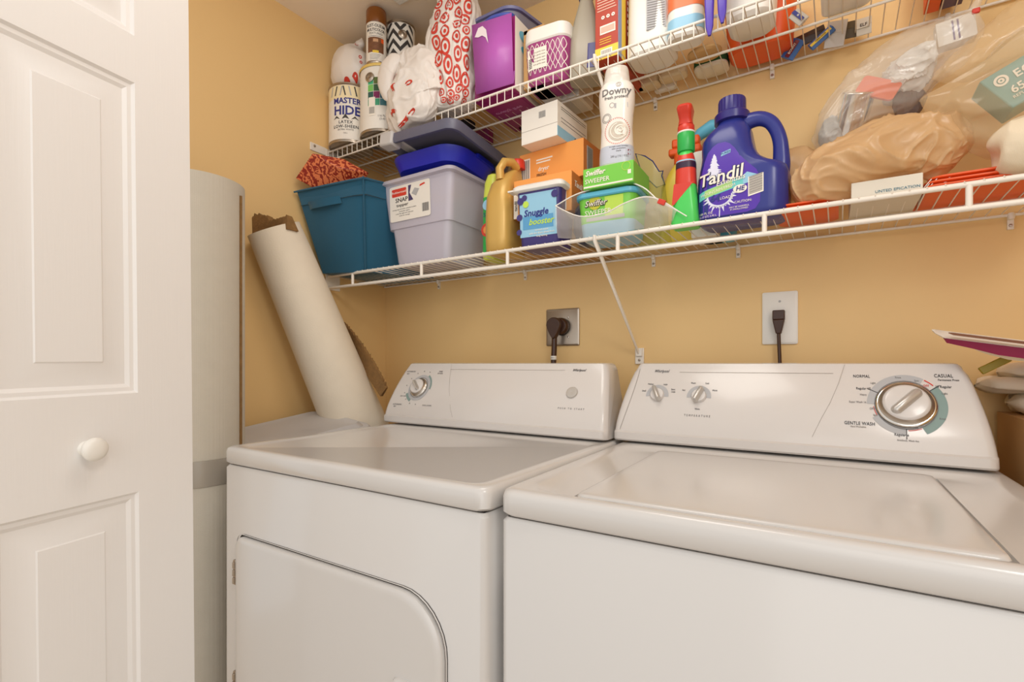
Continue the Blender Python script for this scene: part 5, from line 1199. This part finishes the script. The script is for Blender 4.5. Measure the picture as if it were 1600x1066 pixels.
# tall bag with ringed print
pts = sp([(712, 176, 1.205, .0, .0), (712, 171, 1.205, .060, .050), (711, 150, 1.205, .076, .058), (709, 100, 1.205, .080, .060), (708, 60, 1.205, .086, .062), (712, 25, 1.205, .080, .060), (708, 2, 1.205, .060, .045), (694, -8, 1.205, .026, .022), (688, -14, 1.205, .014, .012), (686, -24, 1.205, .018, .010), (684, -30, 1.205, 0, 0)], 1.205)
o0 = (pts[2][0], pts[2][1], ZT); e = thing('plastic_bag', o0, 0, 'tall white plastic bag printed with red rings next to the purple box', 'plastic bag')
mb = MB(); rp_ = rel(pts, o0); fn = spine(mb, rp_, BAGW, 130, 130, .014, 15, 41, up=(0, 1, 0), stretch=.4, fold=.03, nf=6); mb.build('bag_film', e, ang=180)
uc = ucam(fn, .4); q = MB(); L = []
random.seed(11)
for j in range(8):
    for i in range(4):
        v = .10+j*.055+(i % 2)*.026; u = uc-.085+i*.062+.012*(j/9)+random.uniform(-.010, .010); rs = random.uniform(.8, 1.1)
        L += [(u, v, .030*rs, .0265*rs, .66, 0, 2*PI, 0), (u, v, .010*rs, .0095*rs, 0, 0, 2*PI, 0)]
bagprint(q, fn, L); q.build('printed_rings', e)
# left handle ear of the tall bag
q = MB(); pts = sp([(668, 80, 1.16, 0, 0), (670, 76, 1.16, .012, .008), (675, 55, 1.165, .022, .014), (683, 38, 1.17, .020, .014), (694, 26, 1.18, .014, .012), (700, 20, 1.19, 0, 0)], 1.16); spine(q, rel(pts, o0), BAGW, 30, 26, .004, 20, 3, up=(0, 1, 0)); q.build('bag_handle', e, ang=180)

# purple box with a hanger-shaped cut-out
w_ = wx(805, 1.185)-wx(742, 1.185)
e = carton('product_box', (wx(742, 1.185), 1.185, ZT), 0, w_, .225, .205, MAG, 'purple and white box with pale hook-shaped mark next to the ring-printed bag', side_m=WPAPER)
q = MB(); y = -.004
q.add([(.012, -.030, .205), (w_-.004, -.012, .205), (w_, -.008, .012), (.020, -.020, .010)], [(0, 1, 2, 3)], PURP); q.add([(.0, -.0015, .045), (.020, -.020, .010), (w_, -.008, .012), (w_, -.0015, .050)], [(0, 1, 2, 3)], PURP)
q.build('front_flap', e, solid=.0015)
q = MB(); 
for k, t in enumerate(('c', 'i', 'e')): q.text(t, .016, STR, (.006, -.0025, .13-.028*k), rot=.3, shear=.3)
hk = [(.022, -.0265, .168), (.034, -.0260, .190), (.048, -.0245, .192), (.060, -.0235, .178), (.066, -.0215, .138), (.057, -.0225, .158), (.046, -.0240, .166), (.034, -.0255, .164)]
q.add([(x, y_-.0035, z) for x, y_, z in hk], [tuple(range(8))], mat('pale_lilac_print', (236, 222, 226), .5)); q.build('hook_mark', e)
q = MB(); q.M = T(w_, 0, 0) @ R(PI/2); q.add([(.05+.03*math.cos(a), -.0008, .165+.016*math.sin(a)) for a in [k*PI/8 for k in range(16)]], [tuple(range(16))], SKY); q.add([(.055+.025*math.cos(a), -.0008, .128+.012*math.sin(a)) for a in [k*PI/8 for k in range(16)]], [tuple(range(16))], SKY); q.box(.06, .11, -.0008, 0, .03, .07, PURP); q.build('side_print', e)
q = MB(); q.box(.012, w_-.01, .02, .20, -.0009, -.0004, MAG); q.M = T(.06, .09, -.001) @ R(-PI/2, 'X') @ R(.0); q.text('cruelty free', .014, mat('lilac_print', (206, 150, 200), .5), (0, 0, 0), shear=.2); q.build('bottom_print', e)
TUBX = wx(793, 1.28)
e = thing('food_container', (TUBX, 1.285, ZT+.206), math.radians(-6), 'clear shallow container with slate blue rim lying on the purple box', 'container', rot=(math.radians(4), math.radians(5), math.radians(-6)))
mb = MB(); mb.rloft([(.0, .125, .13, .03), (.004, .135, .14, .03), (.045, .165, .165, .04)], LIDCL, 7); mb.build('container_body', e)
q = MB(); q.rloft([(.043, .166, .166, .04), (.045, .178, .178, .045), (.053, .178, .178, .045), (.057, .160, .160, .04), (.052, .14, .14, .03)], mat('slate_blue_plastic', (110, 112, 152), .35), 7); q.build('rim', e)
mb = MB(); spine(mb, [(-.05, 0, 0, 0, 0), (-.045, 0, 0, .025, .008), (0, 0, 0, .035, .013), (.045, 0, 0, .02, .008), (.05, 0, 0, 0, 0)], mat('blue_wrap', (70, 90, 180), .35), 30, 20, .004, 40, 3)
o = mb.build('blue_wrap'); o.location = (TUBX+.02, 1.21, ZT+.222); tag(o, 'crumpled blue wrapper on top of the purple box under the clear container', 'wrapper')
# tan and white boxes, then the lattice tub
e = carton('small_box', (wx(824, 1.20), 1.205, ZT), 0, .050, .12, .150, WPAPER, 'white card box with brown cardboard edge between the purple box and lattice tub', side_m=WPAPER)
q = MB(); q.box(-.016, -.001, .0, .12, 0, .165, CARDB); q.box(-.016, .05, .0, .115, .151, .165, CARDB); q.build('cardboard_sleeve', e, bevel=.002)
LAT = mat('plum_lattice_print', (156, 62, 120), .35)
e = thing('wipes_tub', (wx(862, 1.245), 1.245, ZT), math.radians(6), 'plum lattice-patterned tub with white lid on the upper shelf', 'tub')
mb = MB(); mb.rloft([(0, .108, .082, .022), (.008, .118, .09, .026), (.10, .130, .10, .028), (.118, .128, .098, .028)], LAT, 8); mb.build('tub_body', e)
q = MB(); q.rloft([(.112, .130, .100, .030), (.116, .136, .106, .032), (.150, .132, .102, .030), (.158, .11, .08, .024)], WHITE, 8); q.build('tub_lid', e, ang=40)
q = MB()
def wtf(x, z):
    hw, hd, rc = (.118+(.012)*z/.1)/2, (.09+.01*z/.1)/2, .027; d_ = min(max(0, abs(x)-(hw-rc)), rc*.97); return Vector((x, -(hd-rc+math.sqrt(rc*rc-d_*d_)), z))
def wline(pts, w, m, o=.0007):
    vs = []
    for i, (x, z) in enumerate(pts):
        a = pts[max(i-1, 0)]; b_ = pts[min(i+1, len(pts)-1)]; d = Vector((b_[0]-a[0], b_[1]-a[1])).normalized()
        for s in (1, -1): vs.append(wtf(x-d.y*w/2*s, z+d.x*w/2*s)+Vector((0, -o, 0)))
    q.add(vs, [(2*i, 2*i+1, 2*i+3, 2*i+2) for i in range(len(pts)-1)], m)
for k in range(8):
    x0 = -.052+k*.0150
    for s in (1, -1): wline([(x0+s*.0065*math.cos(t*PI/4), .028+t*.0078) for t in range(11)], .0016, STR)
q.add([wtf(x, z)+Vector((0, -.0014, 0)) for x, z in ((-.052, .040), (-.040, .040), (-.02, .040), (.006, .040), (.006, .095), (-.02, .095), (-.04, .095), (-.052, .095))], [tuple(range(8))], STR)
for k in range(6): q.add([wtf(x, z)+Vector((0, -.0020, 0)) for x, z in ((-.048, .045+k*.0045), (-.038, .045+k*.0045), (-.038, .0475+k*.0045), (-.048, .0475+k*.0045))], [(0, 1, 2, 3)], GREYPR)
for k in range(5): q.text('pure gentle wipes', .0035, GREYPR, (-.016, 0, .052+k*.008), fn=lambda X, Z, y: wtf(X, Z)+Vector((0, -.0018, 0)))
q.build('tub_print', e)
e = carton('small_box', (wx(880, 1.33), 1.31, ZT), 0, .06, .10, .185, WPAPER, 'thin white carton sticking up behind the plum lattice tub')
# grey bottle with purple trigger
e = thing('spray_bottle', (wx(916, 1.262), 1.262, ZT), math.radians(20), 'warm grey spray bottle with indigo neck left of the red box', 'spray bottle')
mb = MB(); mb.rloft([(0, .085, .06, .02), (.006, .092, .066, .024), (.10, .088, .064, .024), (.16, .066, .05, .02), (.215, .036, .036, .016), (.225, .032, .032, .015)], GREYB, 7); mb.build('bottle_body', e)
q = MB(); q.lathe([(.019, .222), (.020, .225), (.020, .262), (.017, .268)], NAVYC, 28); q.rloft([(.266, .03, .04, .01), (.30, .034, .07, .01)], NAVYC, 5); q.build('trigger_head', e)
q = MB(); q.rloft([(.02, .050, .068, .012, .022, 0), (.085, .046, .066, .012, .022, 0)], NAVYC, 5); q.build('printed_label', e)
# red and yellow box
w_ = wx(967, 1.19)-wx(931, 1.19)
e = carton('product_box', (wx(930, 1.19), 1.19, ZT), 0, w_, .20, .26, BRRED, 'brick red box with yellow base band standing near the shelf brace', side_m=BRRED)
q = MB(); q.box(0, w_, -.0007, 0, 0, .030, YEL); q.box(w_*.25, w_*.75, -.0012, 0, .004, .024, STR)
for k in range(9): q.box(w_*.3+k*w_*.045, w_*.32+k*w_*.045, -.0016, 0, .006, .021, GREYPR)
q.box(w_*.22, w_*.88, -.0009, 0, .062, .084, STR); q.box(w_*.26, w_*.84, -.0014, 0, .066, .080, mat('pale_red_print', (224, 180, 160), .5))
for k in range(3): q.disc((w_*.35+k*w_*.22, -.001, .104), .0045, STR, r0=.0015)
for k in range(7): q.box(w_*.1, w_*(.92-.05*(k % 3)), -.0008, 0, .122+k*.007, .1245+k*.007, mat('pale_red_print', (224, 180, 160), .5))
for k in range(3): q.box(w_*.2, w_*.7, -.0008, 0, .038+k*.006, .0395+k*.006, YEL)
q.M = T(w_, 0, 0) @ R(PI/2); q.box(0, .022, -.0007, 0, 0, .26, mat('steel_blue_print', (130, 150, 190), .4)); q.box(.022, .050, -.0007, 0, 0, .26, YEL); q.box(.07, .11, -.0007, 0, .03, .06, STR)
for k in range(6): q.box(.065, .12, -.0007, 0, .08+k*.016, .09+k*.016, STR)
q.build('carton_print', e)
# big white bottle
e = thing('bleach_bottle', (wx(1020, 1.268), 1.268, ZT), 0, 'large plain white bottle with grey text panel right of the red box', 'bottle')
mb = MB(); mb.rloft([(0, .10, .09, .03), (.006, .115, .10, .035), (.05, .115, .10, .035), (.17, .11, .096, .034), (.215, .07, .065, .028), (.235, .04, .04, .018)], WHITE, 8); mb.build('bottle_body', e)
q = MB(); q.lathe([(.022, .232), (.023, .235), (.023, .262), (.02, .266)], WHITE, 24); q.build('cap', e)
q = MB(); q.M = R(math.radians(14)); q.box(-.012, .034, -.0535, -.048, .05, .13, LGREY)
for k in range(12): q.box(-.010, .031, -.0540, -.0535, .054+k*.006, .0555+k*.006, GREYPR)
q.build('printed_label', e)
# orange-white-blue bottle
e = thing('cleaner_bottle', (wx(1072, 1.235), 1.235, ZT), math.radians(8), 'white bottle banded in orange and pale blue beside the large white bottle', 'bottle')
mb = MB(); mb.rloft([(0, .070, .056, .02), (.006, .082, .066, .026), (.14, .080, .064, .025), (.19, .05, .045, .018)], WHITE, 8); mb.build('bottle_body', e)
q = MB(); q.rloft([(.014, .0832, .0672, .0262), (.044, .0830, .0670, .0262)], SKYT, 8, False, False); q.rloft([(.066, .0826, .0666, .026), (.13, .0816, .0656, .0256)], mat('coral_orange_print', (232, 120, 70), .4), 8, False, False); q.build('body_label', e)
q = MB(); q.rloft([(.188, .045, .045, .018), (.22, .042, .042, .018)], WHITE, 6); q.build('cap', e)
# indigo brush handles poking through the lip
for (px, lb, dz) in ((1108, 'indigo plastic handle poking down through the front lip, left of the pair', -.048), (1128, 'indigo plastic handle poking down through the front lip, right of the pair', -.030)):
    p_ = Vector((wx(px, 1.155), 1.158, ZU)); mb = MB()
    e = thing('tool_handle', p_, 0, lb, 'handle', group='indigo handles over the upper shelf lip')
    mb.rloft([(dz, .006, .006, .002), (dz+.02, .016, .008, .003), (-.0, .018, .010, .004), (.03, .020, .012, .004), (.07, .022, .014, .005, .008, .004), (.13, .026, .014, .005, .014, .008)], mat('indigo_plastic', (78, 50, 172), .3), 4); mb.build('handle_body', e)
    q = MB(); q.rloft([(.045, .008, .0165, .003, .004, .001), (.075, .008, .0175, .003, .009, .003)], STR, 3); q.build('white_logo', e)
# white tub, orange tub behind
w_ = wx(1212, 1.215)-wx(1128, 1.215)
e = thing('plastic_basket', ((wx(1128, 1.215)+wx(1212, 1.215))/2, 1.262, ZT), 0, 'white rounded plastic basket of packets pressed behind the upper shelf lip', 'basket')
mb = MB(); mb.rloft([(0, w_-.03, .09, .025), (.008, w_-.012, .108, .032), (.11, w_, .122, .034), (.112, w_+.006, .128, .036), (.118, w_+.006, .128, .036), (.118, w_-.006, .116, .032), (.012, w_-.022, .10, .028)], WHITE, 8, True, True); mb.build('basket_body', e, ang=40)
for k, (c, mm) in enumerate(((-.035, BLUEPR), (-.012, YEL), (.012, SKY), (.034, STR))):
    q = MB(); q.box(-.010, .010, -.03, .03, 0, .15, mm); q.box(-.007, .007, -.0306, -.03, .10, .14, STR if mm != STR else GREYPR); o = q.build('packet', bevel=.0015)
    o.location = (e.location.x+c, 1.262, ZT+.013); o.rotation_euler = (.08*math.sin(k*2), .12*math.cos(k), .1)
    tag(o, ('dark blue', 'yellow', 'sky blue', 'white')[k]+' packet standing in the white plastic basket', 'packet')
e = thing('plastic_tub', (wx(1188, 1.385), 1.383, ZT), 0, 'bright orange plastic tub behind the white basket', 'tub')
mb = MB(); mb.rloft([(0, .125, .085, .03), (.008, .14, .10, .036), (.12, .158, .112, .04), (.122, .164, .118, .042), (.13, .164, .118, .042)], ORNG, 8); mb.build('tub_body', e, ang=40)
# small things lying on the wires between
def smallr(name, px, Y, w, d, h, m, label, cat, r=.012, m2=None, rz=0):
    mb = MB(); mb.rloft([(0, w-.010, d-.010, r), (.004, w, d, r), (h-.004, w, d, r), (h, w-.008, d-.008, r)], m, 6)
    if m2: mb.rloft([(h*.25, w+.001, d+.001, r), (h*.8, w+.001, d+.001, r)], m2, 6, False, False)
    o = mb.build(name); o.location = (wx(px, Y), Y, ZT); o.rotation_euler = (0, 0, rz); tag(o, label, cat); return o
smallr('soap_bar', 1052, 1.375, .070, .042, .025, BEIGE, 'cream soap bar lying on the upper wires behind the large white bottle', 'soap')
smallr('soap_bar', 1014, 1.385, .062, .045, .025, BEIGE, 'cream soap bar nearer the shelf brace on the upper wires', 'soap')
smallr('cardboard_disc', 1101, 1.315, .080, .062, .012, mat('kraft_card', (206, 164, 108), .8), 'brown cardboard disc on the upper wires behind the banded bottle', 'disc', .029)
smallr('sponge', 1112, 1.395, .082, .065, .034, mat('white_sponge', (232, 222, 204), .9), 'green and white sponge on the upper wires near the orange tub', 'sponge', .02, mat('dark_green_pad', (36, 84, 44), .9))
smallr('sample_card', 1040, 1.425, .058, .020, .03, WPAPER, 'small white printed card lying by the wall below the soap bars', 'card', .003)
smallr('kitchen_sponge', 712, 1.395, .13, .10, .03, mat('olive_yellow_cloth', (170, 158, 40), .9), 'olive yellow cloth on the upper wires behind the ring-printed bag', 'cloth', .02)
smallr('black_pouch', 716, 1.315, .12, .05, .03, mat('black_cloth', (30, 28, 34), .8), 'black pouch on the upper wires left of the purple box', 'pouch', .015)
smallr('cardboard_tray', 838, 1.385, .15, .10, .02, CARDB, 'brown cardboard tray lying on the upper wires behind the lattice tub', 'tray', .006)
smallr('magenta_carton', 742, 1.43, .14, .03, .05, MAG, 'magenta carton on the upper wires against the wall behind the purple box', 'carton', .004)
# see-through packages of supplies
def pack(px0, px1, py0, py1, Y, m, label, txt=None, rot=0, name='supply_pack', band=YEL, tm=BROWNP, th=.012, cat='packet'):
    a = at(px0, py1, Y); b_ = at(px1, py0, Y); w, h = b_.x-a.x, b_.z-a.z
    z = max((a.z+b_.z)/2, ZT+math.hypot(w, h)/2*.6 if False else (a.z+b_.z)/2)
    e = thing(name, ((a.x+b_.x)/2, Y, z), 0, label, cat, rot=(0, rot, 0)); mb = MB()
    mb.hexa([(-w/2, -th*.1, -h/2), (w/2, -th*.1, -h/2), (w/2, th*.1, -h/2), (-w/2, th*.1, -h/2)], [(-w/2, -th/2, 0), (w/2, -th/2, 0), (w/2, th/2, 0), (-w/2, th/2, 0)], m)
    mb.hexa([(-w/2, -th/2, 0), (w/2, -th/2, 0), (w/2, th/2, 0), (-w/2, th/2, 0)], [(-w/2, -th*.1, h/2), (w/2, -th*.1, h/2), (w/2, th*.1, h/2), (-w/2, th*.1, h/2)], m)
    mb.build('pack_body', e, bevel=.001)
    if txt:
        q = MB(); q.box(-w*.48, w*.40, -th/2-.0012, -th/2-.0004, -h*.16, h*.16, band); q.text(txt, h*.17, tm, (-w*.04, -th/2-.0016, 0), bold=.02); q.build('pack_print', e)
    return e
DKP = mat('dark_brown_pack', (62, 44, 38), .3, var=(25, .5)); BLP = mat('blue_pack', (60, 106, 176), .3)
pack(1262, 1306, 46, 72, 1.392, BLP, 'blue packet with yellow TWIN PACK band tilted on the upper wires', 'TWIN PACK', -.62)
pack(1230, 1290, 42, 78, 1.415, DKP, 'dark brown see-through packet behind the TWIN PACK band', None, -.2)
pack(1222, 1256, 62, 92, 1.405, BLP, 'blue packet with maroon banner beside the orange tub', 'BOUNT', -.95, band=mat('maroon_banner', (120, 26, 30), .4), tm=STR)
pack(1234, 1262, 14, 40, 1.30, mat('grey_white_pack', (208, 202, 192), .35), 'white sachet with navy stripe hanging just right of the white basket', 'III', .9, band=BLUEPR, tm=STR)
pack(1290, 1322, 28, 78, 1.40, mat('pale_grey_pack', (196, 190, 184), .35), 'pale grey crumpled packet standing under the white tray', None, .15)
pack(1320, 1340, 30, 62, 1.41, mat('dark_olive_pack', (84, 70, 48), .4), 'dark olive packet between the grey and the blue-topped packets', None, .1)
pack(1338, 1362, 24, 58, 1.40, mat('white_blue_pack', (214, 206, 192), .4), 'white packet with blue top at the right end of the packets', 'ELF', 0, band=mat('white_blue_pack', (214, 206, 192), .4))
mb = MB(); x0, x1 = wx(1283, 1.27), wx(1362, 1.27); mb.rloft([(0, x1-x0-.01, .11, .014), (.004, x1-x0, .12, .016), (.06, x1-x0+.006, .126, .018)], WHITE, 6)
o = mb.build('plastic_tray'); o.location = ((x0+x1)/2, 1.262, ZT+.001); tag(o, 'white plastic tray with rounded corners, last big item on the upper shelf', 'tray')
for (a, b_, c, lb, cc) in ((1449, 1474, 'OFF', 'orange and black printed packet near the right end of the upper shelf', ORNG), (1476, 1512, '|||', 'purple grey striped packet at the far right end of the upper shelf', mat('purple_grey_print', (92, 70, 100), .4))):
    w_ = wx(b_, 1.36)-wx(a, 1.36); mb = MB(); mb.box(0, w_, 0, .06, 0, .09, cc); mb.box(w_*.2, w_*.8, -.001, 0, .03, .06, STR); o = mb.build('printed_packet', bevel=.002)
    o.location = (wx(a, 1.36), 1.36, ZT+.0005); tag(o, lb, 'packet')

# ------------------------------------------------------------------ right of the washing machine
mb = MB(); mb.box(0, .25, 0, .26, 0, 1.005, CARDB); mb.box(.04, .21, -.0005, .0, .88, .90, CARDB); o = mb.build('cardboard_carton', bevel=.003); o.location = (.276, 1.165, 0); tag(o, 'tall brown cardboard carton standing right of the washing machine', 'box')
e = thing('folded_towel', (.385, 1.378, 1.006), 0, 'thick folded off-white cloth heaped on the brown carton right of the washing machine', 'towel')
OW = mat('off_white_cloth', (236, 222, 200), .85, bump=(200, .25, 'n'))
for k, (x0, x1, z0, z1, sd) in enumerate(((-.105, .15, -.0, .042, 1), (-.150, .16, .040, .070, 2), (-.118, .17, .068, .100, 3))):
    mb = MB()
    def fn(u, v, x0=x0, x1=x1, z0=z0, z1=z1, sd=sd):
        a = 2*PI*u; cx = x0+(x1-x0)*v; hh = (z1-z0)/2; ww = .066
        e_ = abs(math.cos(a))**.55*(1 if math.cos(a) >= 0 else -1); f_ = abs(math.sin(a))**.7*(1 if math.sin(a) >= 0 else -1); sc = max(0, min(1, v*12, (1-v)*12))**.5
        return Vector((cx+.006*noise.noise(Vector((u*3, sd, 0))), e_*ww*sc**.4, max((z0+z1)/2+hh*f_*sc+.010*noise.noise(Vector((cx*9, e_*2, sd)))-(.10*max(0, .03-v) if k else 0), .001 if k else .0005)))
    mb.grid(fn, 40, 30, OW, wrap=True); mb.build('cloth_fold', e, ang=60)
e = thing('mop_head', at(1530, 540, 1.205), 0, 'white and plum flat mop head lying on the folded cloth at the right edge', 'mop head')
mb = MB(); o0 = e.location
def pz(px, py, Y): return at(px, py, Y)-o0
sec = []
for (px, t0, t1, t2, ya, yb_) in ((1456, 514.5, 516, 517, 1.24, 1.245), (1462, 515, 521, 522, 1.225, 1.26), (1476, 517, 528, 530, 1.21, 1.27), (1600, 532, 543, 545, 1.16, 1.29), (1760, 550, 562, 566, 1.10, 1.29)):
    sec.append([pz(px, t1, ya), pz(px, t2, ya+.01), pz(px, t2, yb_)*1, pz(px, t0, yb_), pz(px, t0, ya+.03)])
mb.loft(sec, WHITE); mb.build('top_frame', e, ang=30)
q = MB(); sec = []
for (px, t1, t2, ya, yb_) in ((1474, 527, 529, 1.215, 1.26), (1479, 529, 536, 1.212, 1.26), (1520, 533, 545, 1.195, 1.265), (1560, 538, 555, 1.18, 1.27), (1600, 543, 560.5, 1.165, 1.27), (1760, 562, 585, 1.11, 1.27)):
    sec.append([pz(px, t1, ya), pz(px, t2, ya+.004), pz(px, t2, yb_), pz(px, t1, yb_)])
q.loft(sec, PLUM); q.build('plum_base', e, ang=30)
q = MB(); q.loft([[pz(px, a, Y-.002), pz(px, b_, Y-.004), pz(px, b_, Y+.0), pz(px, a, Y+.002)] for px, a, b_, Y in ((1482, 519.5, 521, 1.206), (1490, 520, 524, 1.202), (1600, 533.5, 538, 1.158), (1760, 552, 558, 1.098))], mat('brown_slot', (110, 60, 20), .5)); q.build('slot', e)
q = MB(); q.loft([[pz(px, a, Y), pz(px, b_, Y+.003), pz(px, b_, Y+.05), pz(px, a, Y+.05)] for px, a, b_, Y in ((1524, 546, 547, 1.205), (1540, 549, 553, 1.20), (1575, 557, 562, 1.19), (1640, 566, 570, 1.17))], BEIGE); q.build('cloth_pad', e)
mb = MB(); mb.M = R(math.radians(-33), 'Y'); mb.box(-.026, .022, -.004, .004, -.007, .007, OLIVE); o = mb.build('olive_strip', bevel=.0015); o.location = at(1556, 569, 1.29); tag(o, 'thin olive strip poking out between the cloth and the mop head', 'strip')
